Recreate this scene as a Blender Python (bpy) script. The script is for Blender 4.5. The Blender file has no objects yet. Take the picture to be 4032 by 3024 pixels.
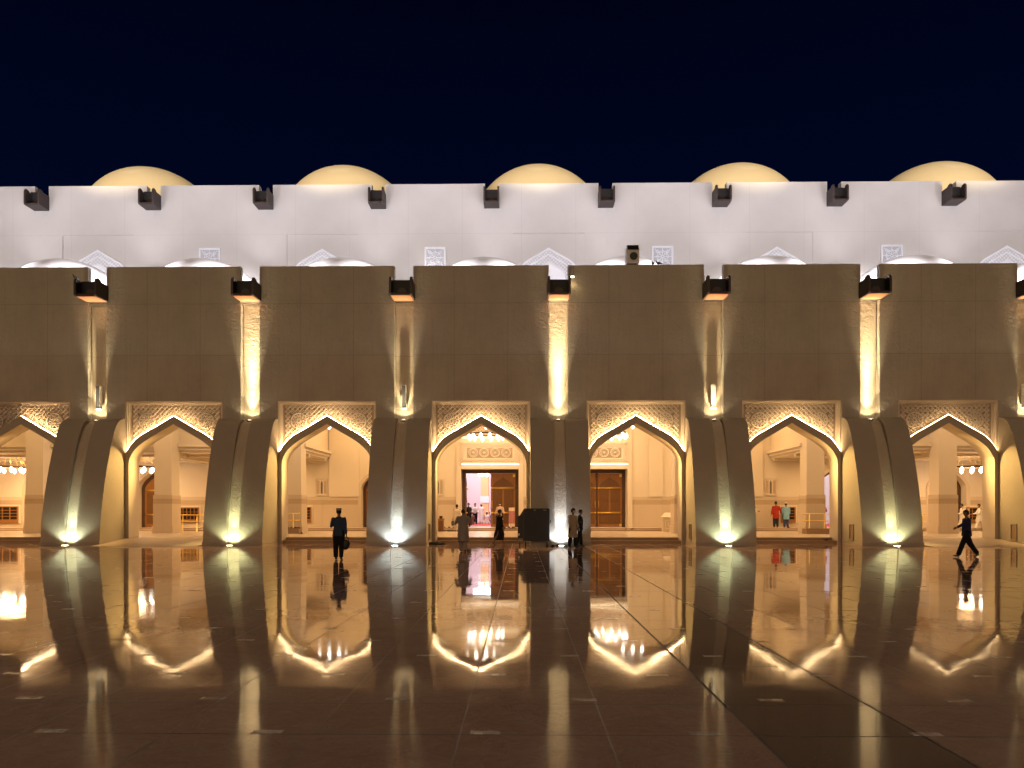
import bpy, math, random
from mathutils import Vector, Matrix, noise
R = math.radians
random.seed(7)
sc = bpy.context.scene
COL = sc.collection
PI = math.pi

# ------------------------------------------------------------------ camera
FPX, CX, HY = 2912.0, 2016.0, 2010.0
YAW = 0.0134
HC = 1.7
cam_d = bpy.data.cameras.new("camera")
cam = bpy.data.objects.new("camera", cam_d)
COL.objects.link(cam)
cam.location = (0, 0, HC)
cam.rotation_euler = (R(90), 0, YAW)
cam_d.lens = 26
cam_d.sensor_width = 36
cam_d.shift_y = (HY - 1512) / 4032
cam_d.clip_end = 2000
sc.camera = cam

def at(px, py, D):
    """photo pixel (4032 wide) on the plane Y = D -> (X, Z)"""
    dx = (px - CX) / FPX
    dz = (HY - py) / FPX
    X = -math.sin(YAW) + dx * math.cos(YAW)
    Y = math.cos(YAW) + dx * math.sin(YAW)
    return X / Y * D, HC + dz / Y * D

# ------------------------------------------------------------------ mesh builder
class MB:
    def __init__(s):
        s.v, s.f, s.m, s.sm = [], [], [], []
    def add(s, vs, fs, mi=0, smooth=False):
        b = len(s.v)
        s.v += [tuple(p) for p in vs]
        for f in fs:
            s.f.append([b + i for i in f]); s.m.append(mi); s.sm.append(smooth)
    def box(s, x0, x1, y0, y1, z0, z1, mi=0):
        vs = [(x, y, z) for z in (z0, z1) for y in (y0, y1) for x in (x0, x1)]
        s.add(vs, [(0, 2, 3, 1), (4, 5, 7, 6), (0, 1, 5, 4), (2, 6, 7, 3), (0, 4, 6, 2), (1, 3, 7, 5)], mi)
    def ext(s, pts, y0, y1, mi=0):
        """polygon in (x, z) extruded along y"""
        n = len(pts)
        a = sum(pts[i][0] * pts[(i + 1) % n][1] - pts[(i + 1) % n][0] * pts[i][1] for i in range(n))
        if a < 0: pts = pts[::-1]
        vs = [(x, y0, z) for x, z in pts] + [(x, y1, z) for x, z in pts]
        fs = [tuple(range(n)), tuple(range(2 * n - 1, n - 1, -1))]
        fs += [(i, n + i, n + (i + 1) % n, (i + 1) % n) for i in range(n)]
        s.add(vs, fs, mi)
    def band(s, outer, inner, y0, y1, mi=0):
        """strip between two open (x, z) lines of equal length, extruded along y"""
        n = len(outer)
        vs = [(x, y0, z) for x, z in outer] + [(x, y0, z) for x, z in inner] + \
             [(x, y1, z) for x, z in outer] + [(x, y1, z) for x, z in inner]
        fs = []
        for i in range(n - 1):
            fs.append((i, i + 1, n + i + 1, n + i))
            fs.append((2 * n + i, 3 * n + i, 3 * n + i + 1, 2 * n + i + 1))
            fs.append((i, 2 * n + i, 2 * n + i + 1, i + 1))
            fs.append((n + i, n + i + 1, 3 * n + i + 1, 3 * n + i))
        fs.append((0, n, 3 * n, 2 * n)); fs.append((n - 1, 3 * n - 1, 4 * n - 1, 2 * n - 1))
        s.add(vs, fs, mi)
    def bar(s, p, q, w, d, mi=0):
        """flat bar on a wall: p, q are (x, z), w its width, front at y=-d to y=0"""
        dx, dz = q[0] - p[0], q[1] - p[1]
        L = math.hypot(dx, dz) or 1
        nx, nz = -dz / L * w / 2, dx / L * w / 2
        c = [(p[0] - nx, p[1] - nz), (q[0] - nx, q[1] - nz), (q[0] + nx, q[1] + nz), (p[0] + nx, p[1] + nz)]
        k = 0.6
        c2 = [(p[0] - nx * k, p[1] - nz * k), (q[0] - nx * k, q[1] - nz * k), (q[0] + nx * k, q[1] + nz * k), (p[0] + nx * k, p[1] + nz * k)]
        vs = [(x, 0, z) for x, z in c] + [(x, -d, z) for x, z in c2]
        s.add(vs, [(4, 5, 6, 7), (0, 1, 5, 4), (1, 2, 6, 5), (2, 3, 7, 6), (3, 0, 4, 7)], mi)
    def disc_ring(s, cx, cz, r0, r1, d, n=20, mi=0):
        for i in range(n):
            a, b = 2 * PI * i / n, 2 * PI * (i + 1) / n
            rm = (r0 + r1) / 2
            s.bar((cx + rm * math.cos(a), cz + rm * math.sin(a)), (cx + rm * math.cos(b), cz + rm * math.sin(b)), r1 - r0, d, mi)
    def tube(s, pts, rad, seg=10, mi=0, smooth=True, ref=(1, 0, 0)):
        pts = [Vector(p) for p in pts]
        n = len(pts)
        b = len(s.v)
        ref = Vector(ref)
        for i, p in enumerate(pts):
            d = (pts[min(i + 1, n - 1)] - pts[max(i - 1, 0)])
            d = d.normalized() if d.length > 1e-9 else Vector((0, 0, 1))
            u = ref - d * ref.dot(d)
            if u.length < 0.15:
                alt = Vector((0, 1, 0)); u = alt - d * alt.dot(d)
            u.normalize(); w = d.cross(u)
            r = rad[i]
            ru, rv = (r, r) if not isinstance(r, (tuple, list)) else r
            for k in range(seg):
                a = 2 * PI * k / seg
                s.v.append(tuple(p + u * (ru * math.cos(a)) + w * (rv * math.sin(a))))
        for i in range(n - 1):
            for k in range(seg):
                k2 = (k + 1) % seg
                s.f.append([b + i * seg + k, b + i * seg + k2, b + (i + 1) * seg + k2, b + (i + 1) * seg + k]); s.m.append(mi); s.sm.append(smooth)
        s.f.append([b + k for k in range(seg)][::-1]); s.m.append(mi); s.sm.append(False)
        s.f.append([b + (n - 1) * seg + k for k in range(seg)]); s.m.append(mi); s.sm.append(False)
    def ball(s, c, r, seg=12, rings=8, mi=0, fn=None, z0=-1.0, z1=1.0):
        """ellipsoid, between the heights z0..z1 of the unit sphere"""
        c = Vector(c)
        r = (r, r, r) if not isinstance(r, (tuple, list)) else r
        b = len(s.v)
        t0, t1 = math.asin(max(-1, z0)), math.asin(min(1, z1))
        for j in range(rings + 1):
            t = t0 + (t1 - t0) * j / rings
            for k in range(seg):
                a = 2 * PI * k / seg
                d = Vector((math.cos(t) * math.cos(a), math.cos(t) * math.sin(a), math.sin(t)))
                p = Vector((d.x * r[0], d.y * r[1], d.z * r[2]))
                if fn: p = fn(d, p)
                s.v.append(tuple(c + p))
        for j in range(rings):
            for k in range(seg):
                k2 = (k + 1) % seg
                s.f.append([b + j * seg + k, b + j * seg + k2, b + (j + 1) * seg + k2, b + (j + 1) * seg + k]); s.m.append(mi); s.sm.append(True)
        s.f.append([b + k for k in range(seg)][::-1]); s.m.append(mi); s.sm.append(True)
        s.f.append([b + rings * seg + k for k in range(seg)]); s.m.append(mi); s.sm.append(True)
    def mesh(s, name, mats):
        me = bpy.data.meshes.new(name)
        me.from_pydata(s.v, [], s.f)
        me.polygons.foreach_set("material_index", s.m)
        me.polygons.foreach_set("use_smooth", s.sm)
        for m in (mats if isinstance(mats, (list, tuple)) else [mats]):
            me.materials.append(m)
        me.update()
        return me
    def obj(s, name, mats, parent=None, loc=(0, 0, 0)):
        return link(name, s.mesh(name, mats), parent, loc)

def link(name, data, parent=None, loc=(0, 0, 0), rz=0.0):
    o = bpy.data.objects.new(name, data)
    COL.objects.link(o)
    o.location = loc
    o.rotation_euler = (0, 0, rz)
    if parent is not None: o.parent = parent
    return o

def tag(o, label, cat, group=None, kind=None):
    o["label"] = label; o["category"] = cat
    if group: o["group"] = group
    if kind: o["kind"] = kind
    return o

def thing(name, label, cat, loc=(0, 0, 0), rz=0.0, group=None):
    return tag(link(name, None, None, loc, rz), label, cat, group)

def struct(o):
    o["kind"] = "structure"
    return o

KIDS = {}
def kids_index():
    KIDS.clear()
    for o in COL.objects:
        if o.parent: KIDS.setdefault(o.parent.name, []).append(o)

def dup(root, loc, rz=0.0, label=None, group=None):
    def cp(o, par):
        c = o.copy(); COL.objects.link(c)
        if par is not None: c.parent = par
        for ch in [k for k in o.children]: cp(ch, c)
        return c
    r = cp(root, None)
    r.location = loc; r.rotation_euler = (0, 0, rz)
    if label: r["label"] = label
    if group: r["group"] = group
    return r

# ------------------------------------------------------------------ materials
class NT:
    def __init__(s, m):
        m.use_nodes = True
        s.t = m.node_tree
        s.t.nodes.clear()
    def n(s, typ, **kw):
        x = s.t.nodes.new(typ)
        for k, v in kw.items(): setattr(x, k, v)
        return x
    def l(s, a, b): s.t.links.new(a, b)
    def math(s, op, a, b=None, c=None):
        x = s.n("ShaderNodeMath", operation=op)
        for i, v in enumerate((a, b, c)):
            if v is None: continue
            if isinstance(v, (int, float)): x.inputs[i].default_value = v
            else: s.l(v, x.inputs[i])
        return x.outputs[0]
    def mix(s, fac, a, b):
        x = s.n("ShaderNodeMix", data_type='RGBA')
        for sock, v in ((x.inputs[0], fac), (x.inputs[6], a), (x.inputs[7], b)):
            if isinstance(v, (int, float)): sock.default_value = v
            elif isinstance(v, (tuple, list)): sock.default_value = tuple(v) + ((1,) if len(v) == 3 else ())
            else: s.l(v, sock)
        return x.outputs[2]
    def noise(s, vec, scale, detail=3, rough=0.5, dist=0.0):
        x = s.n("ShaderNodeTexNoise")
        x.inputs["Scale"].default_value = scale
        x.inputs["Detail"].default_value = detail
        x.inputs["Roughness"].default_value = rough
        x.inputs["Distortion"].default_value = dist
        s.l(vec, x.inputs["Vector"])
        return x.outputs["Fac"]
    def ramp(s, fac, lo, hi):
        x = s.n("ShaderNodeMapRange")
        x.inputs[1].default_value = lo; x.inputs[2].default_value = hi
        s.l(fac, x.inputs[0])
        return x.outputs[0]
    def out(s, col, rough=0.7, bump=None, bstr=0.3, bdist=0.02, metal=0.0, spec=0.5, emis=None, estr=0.0, trans=0.0, ior=1.5):
        p = s.n("ShaderNodeBsdfPrincipled")
        for nm, v in (("Base Color", col), ("Roughness", rough), ("Metallic", metal)):
            if isinstance(v, (int, float)): p.inputs[nm].default_value = v
            elif isinstance(v, (tuple, list)): p.inputs[nm].default_value = tuple(v) + (1,)
            else: s.l(v, p.inputs[nm])
        p.inputs["Specular IOR Level"].default_value = spec
        p.inputs["IOR"].default_value = ior
        p.inputs["Transmission Weight"].default_value = trans
        if emis:
            p.inputs["Emission Color"].default_value = tuple(emis) + (1,)
            p.inputs["Emission Strength"].default_value = estr
        if bump is not None:
            b = s.n("ShaderNodeBump")
            b.inputs["Strength"].default_value = bstr
            b.inputs["Distance"].default_value = bdist
            s.l(bump, b.inputs["Height"])
            s.l(b.outputs[0], p.inputs["Normal"])
        o = s.n("ShaderNodeOutputMaterial")
        s.l(p.outputs[0], o.inputs[0])
        return p

def coords(nt, kind="Object"):
    tc = nt.n("ShaderNodeTexCoord")
    sp = nt.n("ShaderNodeSeparateXYZ")
    nt.l(tc.outputs[kind], sp.inputs[0])
    return tc.outputs[kind], sp.outputs[0], sp.outputs[1], sp.outputs[2]

def lines(nt, sock, vals, hw):
    m = None
    for v in vals:
        c = nt.math('COMPARE', sock, float(v), hw)
        m = c if m is None else nt.math('MAXIMUM', m, c)
    return m

def stone(name, col, var=0.12, bstr=0.35, bscale=9, bdist=0.02, jx=None, jz=None, rough=0.85, jw=0.008, streak=0.0, jdark=0.55):
    m = bpy.data.materials.new(name); nt = NT(m)
    v, x, y, z = coords(nt)
    n1 = nt.noise(v, 0.55, 5, 0.6)
    n2 = nt.noise(v, 22, 3, 0.6)
    f = nt.math('ADD', nt.math('MULTIPLY', n1, 0.75), nt.math('MULTIPLY', n2, 0.25))
    f = nt.ramp(f, 0.3, 0.7)
    oi = nt.n('ShaderNodeObjectInfo')
    f = nt.math('ADD', nt.math('MULTIPLY', f, 0.8), nt.math('MULTIPLY', oi.outputs['Random'], 0.3))
    c = nt.mix(f, tuple(k * (1 - var) for k in col), tuple(min(1, k * (1 + var)) for k in col))
    if streak:
        mp = nt.n("ShaderNodeMapping"); mp.inputs["Scale"].default_value = (5, 5, 0.35)
        nt.l(v, mp.inputs[0])
        st = nt.ramp(nt.noise(mp.outputs[0], 1.0, 4, 0.65), 0.5, 0.8)
        c = nt.mix(nt.math('MULTIPLY', st, streak), c, tuple(k * 0.6 for k in col))
    h = nt.math('ADD', nt.noise(v, bscale, 6, 0.65, 0.6), nt.math('MULTIPLY', nt.noise(v, bscale * 6, 2), 0.15))
    jm = None
    for s_, vals in ((x, jx), (z, jz)):
        if vals:
            l_ = lines(nt, s_, vals, jw)
            jm = l_ if jm is None else nt.math('MAXIMUM', jm, l_)
    if jm is not None:
        c = nt.mix(nt.math('MULTIPLY', jm, 1.0), c, tuple(k * jdark for k in col))
    nt.out(c, rough, h, bstr, bdist, spec=0.25)
    return m

def plain(name, col, rough=0.6, metal=0.0, var=0.15, scale=12, bstr=0.15, bdist=0.01, spec=0.4):
    m = bpy.data.materials.new(name); nt = NT(m)
    v, x, y, z = coords(nt)
    n = nt.noise(v, scale, 4, 0.6)
    c = nt.mix(nt.ramp(n, 0.3, 0.7), tuple(k * (1 - var) for k in col), tuple(min(1, k * (1 + var)) for k in col))
    nt.out(c, rough, n, bstr, bdist, metal=metal, spec=spec)
    return m

def cloth(name, col):
    m = bpy.data.materials.new(name); nt = NT(m)
    v, x, y, z = coords(nt)
    mp = nt.n("ShaderNodeMapping"); mp.inputs["Scale"].default_value = (14, 14, 3)
    nt.l(v, mp.inputs[0])
    n = nt.noise(mp.outputs[0], 1.0, 3, 0.6)
    c = nt.mix(n, tuple(k * 0.85 for k in col), tuple(min(1, k * 1.15) for k in col))
    nt.out(c, 0.85, n, 0.5, 0.03, spec=0.2)
    return m

def wood(name, col, scale=3.0):
    m = bpy.data.materials.new(name); nt = NT(m)
    v, x, y, z = coords(nt)
    mp = nt.n("ShaderNodeMapping"); mp.inputs["Scale"].default_value = (16, 16, 1.2)
    nt.l(v, mp.inputs[0])
    n = nt.noise(mp.outputs[0], scale, 5, 0.6, 1.5)
    c = nt.mix(nt.ramp(n, 0.3, 0.7), tuple(k * 0.6 for k in col), tuple(k * 1.3 for k in col))
    nt.out(c, 0.42, n, 0.2, 0.01, spec=0.4)
    return m

def emit(name, col, strength, base=(0.8, 0.8, 0.8)):
    m = bpy.data.materials.new(name); nt = NT(m)
    nt.out(base, 0.3, emis=col, estr=strength)
    return m

WALLC = (0.44, 0.40, 0.335)
M = {}
M['wall'] = stone("sand_render", WALLC, jx=(-1.38, 1.38), jz=(12.37, 9.71), bstr=1.0, bscale=4.5, bdist=0.06, var=0.16, streak=0.28, jdark=0.62)
M['wall_dimmed'] = stone("sand_render_dimmed", (0.37, 0.325, 0.26), bstr=0.55, bscale=6, bdist=0.03, var=0.08)  # same sandstone as the wall, darkened to hold the buttresses' shade
M['slot'] = stone("slot_render", (0.50, 0.43, 0.33), bstr=0.9, bscale=5, bdist=0.04, var=0.12, jz=(12.37, 9.71), streak=0.3)
M['carve'] = stone("carved_limestone", (0.70, 0.62, 0.52), var=0.08, bstr=0.15, bscale=20)
M['carve_shaded'] = stone("shaded_carved_ground", (0.38, 0.31, 0.24), var=0.08, bstr=0.2, bscale=20)  # ground darkened in place of occlusion behind the carving
M['plinth'] = stone("plinth_stone", (0.33, 0.29, 0.24), var=0.12, bstr=0.15)
M['inner'] = stone("warm_plaster", (0.66, 0.58, 0.47), var=0.03, bstr=0.06, jz=(6.66,), jx=(-1.6, 1.6), jw=0.006, jdark=0.85)
M['dado'] = stone("dado_stone", (0.56, 0.46, 0.35), var=0.05, bstr=0.06, jx=(-1.2, 0, 1.2), jw=0.006, jdark=0.8)
M['hall'] = stone("pale_render", (0.50, 0.485, 0.475), var=0.06, bstr=0.25, bscale=5, jx=(-1.9, 1.9), jz=(21.12,), jw=0.012, jdark=0.86)
M['hall_plain'] = stone("pale_render_plain", (0.56, 0.55, 0.545), var=0.03, bstr=0.2, bscale=6)
M['screen'] = stone("lit_bluish_stone", (0.74, 0.77, 0.82), var=0.04, bstr=0.1, bscale=20)  # whiter, bluer tone stands in for local light on the carved windows
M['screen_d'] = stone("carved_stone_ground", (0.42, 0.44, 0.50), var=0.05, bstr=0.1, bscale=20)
M['dome'] = stone("dome_stone", (0.78, 0.77, 0.77), var=0.03, bstr=0.08, bscale=4)
M['dome_far'] = stone("cream_dome", (0.72, 0.64, 0.51), var=0.06, bstr=0.08, bscale=3)
M['bronze'] = plain("dark_bronze", (0.05, 0.036, 0.034), 0.5, 0.25, 0.25, 14)
M['bronze_in'] = plain("dark_lining", (0.012, 0.012, 0.014), 0.6, 0.0, 0.3, 10)
M['lip'] = plain("uplit_bronze", (0.32, 0.13, 0.07), 0.5, 0.2, 0.2, 14)  # orange stands in for uplight on the dark bronze underside
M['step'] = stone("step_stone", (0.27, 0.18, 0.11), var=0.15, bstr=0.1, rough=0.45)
M['ramp'] = stone("ramp_stone", (0.52, 0.42, 0.32), var=0.06, bstr=0.08, rough=0.6)
M['wood'] = wood("carved_teak", (0.30, 0.135, 0.035))
M['wood_dark'] = wood("dark_teak", (0.075, 0.035, 0.014))
M['wood_in'] = wood("carved_teak_panel", (0.15, 0.066, 0.02))
M['brass'] = plain("brass", (0.80, 0.55, 0.13), 0.3, 0.75, 0.08, 20, 0.05)
M['void'] = plain("shelf_back", (0.02, 0.016, 0.012), 0.8)
M['led'] = emit("warm_light_strip", (1.0, 0.66, 0.33), 62)
M['led_w'] = emit("pale_light_strip", (1.0, 0.80, 0.52), 7)
M['bulb'] = emit("glass_lamp", (1.0, 0.88, 0.74), 10)
M['glow_cool'] = emit("uplight_lens", (0.8, 0.95, 1.0), 30)
M['glow_warm'] = emit("uplight_lens_warm", (1.0, 0.85, 0.55), 20)
M['glass'] = plain("smoked_glass", (0.16, 0.13, 0.10), 0.12, 0, 0.1, 4)
M['pattern'] = None
M['grille'] = plain("dark_grille", (0.012, 0.012, 0.013), 0.5)
M['black'] = plain("black_plastic", (0.018, 0.017, 0.018), 0.5)
M['cooler'] = plain("grey_plastic", (0.013, 0.013, 0.012), 0.5)
M['grey'] = plain("grey_metal", (0.30, 0.28, 0.26), 0.45, 0.2)
M['white_gloss'] = plain("painted_metal", (0.62, 0.60, 0.60), 0.4)
M['hallroom'] = stone("hall_interior_plaster", (0.70, 0.70, 0.74), var=0.02, bstr=0.03)
M['carpet'] = plain("red_carpet", (0.36, 0.04, 0.035), 0.95, 0, 0.2, 30, 0.4)
M['peach'] = stone("peach_plaster", (0.72, 0.46, 0.24), var=0.03, bstr=0.03)
M['sandal'] = plain("dark_leather", (0.03, 0.022, 0.018), 0.6)
M['sandal_b'] = plain("brown_leather", (0.11, 0.055, 0.03), 0.6)
M['strap'] = plain("strap_leather", (0.05, 0.03, 0.022), 0.5)
M['rug'] = cloth("mauve_rug", (0.40, 0.17, 0.17))
M['rug_l'] = cloth("rug_border", (0.62, 0.50, 0.40))
M['floor_in'] = stone("portico_floor", (0.56, 0.47, 0.37), var=0.10, bstr=0.05, rough=0.25)
M['bird'] = plain("dark_feathers", (0.03, 0.028, 0.032), 0.7)

# patterned dado band (a carved fret cut into the stone)
def fret(name, ca, cb, s):
    m = bpy.data.materials.new(name); nt = NT(m)
    v, x, y, z = coords(nt)
    xy = nt.math('ADD', x, y)
    a = nt.math('PINGPONG', nt.math('ADD', xy, z), s)
    b = nt.math('PINGPONG', nt.math('SUBTRACT', xy, z), s)
    mm = nt.math('MINIMUM', a, b)
    k = nt.math('LESS_THAN', mm, s * 0.30)
    n = nt.noise(v, 8, 3)
    c = nt.mix(nt.math('MULTIPLY', k, 0.8), ca, cb)
    c = nt.mix(nt.math('MULTIPLY', n, 0.3), c, tuple(q * 0.8 for q in ca))
    nt.out(c, 0.8, nt.math('SUBTRACT', 1.0, k), 0.8, 0.02, spec=0.2)
    return m
M['fret'] = fret("carved_fret", (0.56, 0.44, 0.31), (0.37, 0.27, 0.175), 0.09)
M['fret_screen'] = fret("carved_fret_pale", (0.72, 0.75, 0.80), (0.46, 0.48, 0.54), 0.13)  # window light put into the pale bluish tone here too

# courtyard floor: polished marble slabs, joints, a dark band, pale prayer-row markers, damp sheen
def floor_mat():
    m = bpy.data.materials.new("polished_marble"); nt = NT(m)
    v, x, y, z = coords(nt)
    n1 = nt.noise(v, 0.9, 6, 0.62, 0.8)
    n2 = nt.noise(v, 5.0, 5, 0.65, 2.0)
    n3 = nt.noise(v, 1.6, 2, 0.5)
    f = nt.ramp(nt.math('ADD', nt.math('MULTIPLY', n1, 0.6), nt.math('MULTIPLY', n2, 0.4)), 0.32, 0.68)
    c = nt.mix(f, (0.35, 0.195, 0.160), (0.54, 0.345, 0.285))
    # slab to slab tone
    W = 1.12
    sx = nt.math('DIVIDE', nt.math('SUBTRACT', x, 1.77 - 20 * W), W)
    sy = nt.math('DIVIDE', nt.math('SUBTRACT', y, 0.6), 1.25)
    cb = nt.n("ShaderNodeCombineXYZ")
    nt.l(nt.math('FLOOR', sx), cb.inputs[0]); nt.l(nt.math('FLOOR', sy), cb.inputs[1])
    wn = nt.n("ShaderNodeTexWhiteNoise"); nt.l(cb.outputs[0], wn.inputs[0])
    c = nt.mix(nt.math('MULTIPLY', wn.outputs[0], 0.22), c, (0.23, 0.135, 0.11))
    # veins
    vn = nt.math('ABSOLUTE', nt.math('SUBTRACT', nt.noise(v, 1.7, 6, 0.7, 1.6), 0.5))
    vm = nt.math('LESS_THAN', vn, 0.012)
    c = nt.mix(nt.math('MULTIPLY', vm, 0.35), c, (0.50, 0.42, 0.37))
    # dark band X 1.77 .. 3.0
    inb = nt.math('MULTIPLY', nt.math('GREATER_THAN', x, 1.77), nt.math('LESS_THAN', x, 3.02))
    bc = nt.mix(f, (0.085, 0.040, 0.034), (0.165, 0.085, 0.070))
    c = nt.mix(inb, c, bc)
    # joints
    jx = nt.math('LESS_THAN', nt.math('PINGPONG', sx, 0.5), 0.0065)
    jx = nt.math('MULTIPLY', jx, nt.math('SUBTRACT', 1.0, inb))
    ym = nt.math('MODULO', y, 5.0)
    jy = nt.math('MAXIMUM', nt.math('COMPARE', ym, 0.6, 0.008), nt.math('COMPARE', ym, 1.5, 0.008))
    jy = nt.math('MAXIMUM', jy, nt.math('COMPARE', ym, 3.1, 0.006))
    jb = nt.math('MAXIMUM', nt.math('COMPARE', x, 1.77, 0.014), nt.math('COMPARE', x, 3.02, 0.014))
    j = nt.math('MAXIMUM', nt.math('MAXIMUM', nt.math('MULTIPLY', jx, 0.75), jy), jb)
    c = nt.mix(nt.math('MULTIPLY', j, 0.8), c, (0.022, 0.013, 0.010))
    # markers
    S = 1.675
    rowi = nt.math('DIVIDE', nt.math('ADD', y, -5.66 + 20.0), 1.0)
    half = nt.math('MULTIPLY', nt.math('MODULO', nt.math('ROUND', rowi), 2.0), S / 2)
    mx = nt.math('PINGPONG', nt.math('ADD', nt.math('ADD', x, 0.28 + 40 * S), half), S / 2)
    my = nt.math('PINGPONG', rowi, 0.5)
    mk = nt.math('MULTIPLY', nt.math('LESS_THAN', mx, 0.115), nt.math('LESS_THAN', my, 0.045))
    wear = nt.ramp(nt.noise(v, 3.0, 3), 0.25, 0.55)
    mk = nt.math('MULTIPLY', mk, wear)
    c = nt.mix(nt.math('MULTIPLY', mk, 0.8), c, (0.50, 0.46, 0.42))
    # gloss: damp, uneven
    r = nt.math('MULTIPLY_ADD', nt.ramp(nt.noise(v, 0.7, 5, 0.6), 0.35, 0.7), 0.045, 0.030)
    r = nt.math('ADD', r, nt.math('MULTIPLY', nt.ramp(n2, 0.55, 0.8), 0.03))
    r = nt.math('ADD', r, nt.math('MULTIPLY', mk, 0.25))
    r = nt.math('ADD', r, nt.math('MULTIPLY', j, 0.5))
    # height: gentle waves of hand-laid slabs plus joints
    wv = nt.math('MULTIPLY', nt.noise(v, 0.45, 1), 1.0)
    h = nt.math('ADD', wv, nt.math('MULTIPLY', n2, 0.006))
    h = nt.math('ADD', h, nt.math('MULTIPLY', n3, 0.12))
    # slabs lean a hair against each other
    lean = nt.math('MULTIPLY', nt.math('SUBTRACT', wn.outputs[0], 0.5), nt.math('FRACT', sy))
    h = nt.math('ADD', h, nt.math('MULTIPLY', lean, 0.5))
    nt.out(c, r, h, 0.35, 0.02, spec=0.5, ior=1.52)
    return m
M['floor'] = floor_mat()
# ------------------------------------------------------------------ layout (metres)
P = 7.95            # bay
XS = 1.87           # a line of slots and buttresses
def slot_x(k): return XS + k * P
def bay_x(k): return XS + (k + 0.5) * P
BAYS = range(-6, 5)
SLOTS = range(-5, 5)
D0 = 38.0           # front face of the arcade
DH = 52.0           # hall wall
FZ = 0.30           # portico floor

AO = [(0, 6.58), (1.0, 5.995), (1.685, 5.604), (2.03, 5.335), (2.27, 5.04), (2.42, 4.82), (2.516, 4.63)]
AI = [(0, 6.165), (0.708, 5.75), (1.295, 5.408), (1.685, 5.14), (1.98, 4.87), (2.17, 4.60), (2.296, 4.31), (2.33, 3.99)]
def spline(pts, n):
    """resample a half profile evenly by length"""
    L = [0]
    for a, b in zip(pts, pts[1:]): L.append(L[-1] + math.dist(a, b))
    out = []
    for i in range(n):
        t = L[-1] * i / (n - 1)
        j = max(k for k in range(len(L) - 1) if L[k] <= t + 1e-9)
        u = (t - L[j]) / (L[j + 1] - L[j])
        # Catmull-Rom for the curved part
        p0, p1, p2, p3 = pts[max(j - 1, 0)], pts[j], pts[j + 1], pts[min(j + 2, len(pts) - 1)]
        if j == 0: p0 = (2 * p1[0] - p2[0], 2 * p1[1] - p2[1])
        q = []
        for c in (0, 1):
            q.append(0.5 * (2 * p1[c] + (p2[c] - p0[c]) * u + (2 * p0[c] - 5 * p1[c] + 4 * p2[c] - p3[c]) * u * u + (3 * p1[c] - p0[c] - 3 * p2[c] + p3[c]) * u ** 3))
        out.append(tuple(q))
    return out
def full(half):
    return [(-x, z) for x, z in half[::-1]] + half[1:]
N_ = 22
HO = spline(AO, N_); HI = spline(AI, N_)
OUT = full(HO); INN = full(HI)

arcade = thing("mosque_arcade", "long sand-coloured arcade of pointed arches with curved buttresses facing the courtyard", "building", (0, 0, 0))

# --- wall panel of a bay, upside-down U
mb = MB()
T = 14.3
mb.ext([(-3.485, 0), (-3.485, T), (3.485, T), (3.485, 0), (2.53, 0), (2.53, 7.34), (-2.53, 7.34), (-2.53, 0)], 0, 0.30)
wall_me = mb.mesh("wall", M['wall'])
mb = MB()
mb.box(-3.485, -2.53, 0.302, 1.0, 0, 9.0)
pier_me = mb.mesh("inner_pier", M['inner'])
# --- arch band
mb = MB()
legs_o = [(-2.516, 0)] + OUT + [(2.516, 0)]
legs_i = [(-2.33, 0)] + INN + [(2.33, 0)]
mb.band(legs_o, legs_i, -0.03, 1.0)
band_me = mb.mesh("arch_band", [M['wall_dimmed'], M['inner']])
for p in band_me.polygons:      # the reveal is smooth pale plaster
    c = p.center
    if p.normal.y > -0.5 and p.normal.y < 0.5 and abs(c.x) < 2.4 and c.y > 0: p.material_index = 1
for p in band_me.polygons:
    if abs(p.normal.y) < 0.5:
        c = p.center
        i = min(range(len(legs_i)), key=lambda q: math.dist(legs_i[q], (c.x, c.z)))
        dI = min(math.dist(q, (c.x, c.z)) for q in legs_i); dO = min(math.dist(q, (c.x, c.z)) for q in legs_o)
        p.material_index = 1 if dI < dO else 0
# --- carved panel ground
mb = MB()
mb.ext([(-2.53, 4.60), (-2.53, 7.34), (2.53, 7.34), (2.53, 4.60)] + OUT[::-1], 0.36, 1.0)
ground_me = mb.mesh("carved_panel", M['carve_shaded'])
# --- carved lattice
def out_z(x):
    x = abs(x)
    for a, b in zip(HO, HO[1:]):
        if a[0] <= x <= b[0] + 1e-6:
            return a[1] + (b[1] - a[1]) * (x - a[0]) / max(1e-6, b[0] - a[0])
    return 4.6
mb = MB()
c = 0.25
ROUND = [(-1.55, 6.36), (1.55, 6.36)]
nx = int(2.30 / c) + 1
for i in range(-nx - 1, nx + 1):
    for j in range(0, 15):
        x, z = i * c + c / 2, 7.10 - j * c
        if abs(x) > 2.30 or z - c / 2 < out_z(abs(x) + 0.0) - 0.02: continue
        if any(math.hypot(x - a, z - b) < 0.46 for a, b in ROUND): continue
        h = c / 2
        w = 0.055
        mb.bar((x - h, z), (x, z + h), w, 0.075); mb.bar((x, z + h), (x + h, z), w, 0.06)
        mb.bar((x + h, z), (x, z - h), w, 0.075); mb.bar((x, z - h), (x - h, z), w, 0.075)
        q = 0.035
        mb.bar((x - q, z), (x + q, z), 0.07, 0.04)
lattice_me = mb.mesh("lattice", M['carve'])
mb = MB()
mb.disc_ring(0, 0, 0.36, 0.43, 0.10, 28)
mb.disc_ring(0, 0, 0.05, 0.09, 0.05, 12)
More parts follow.
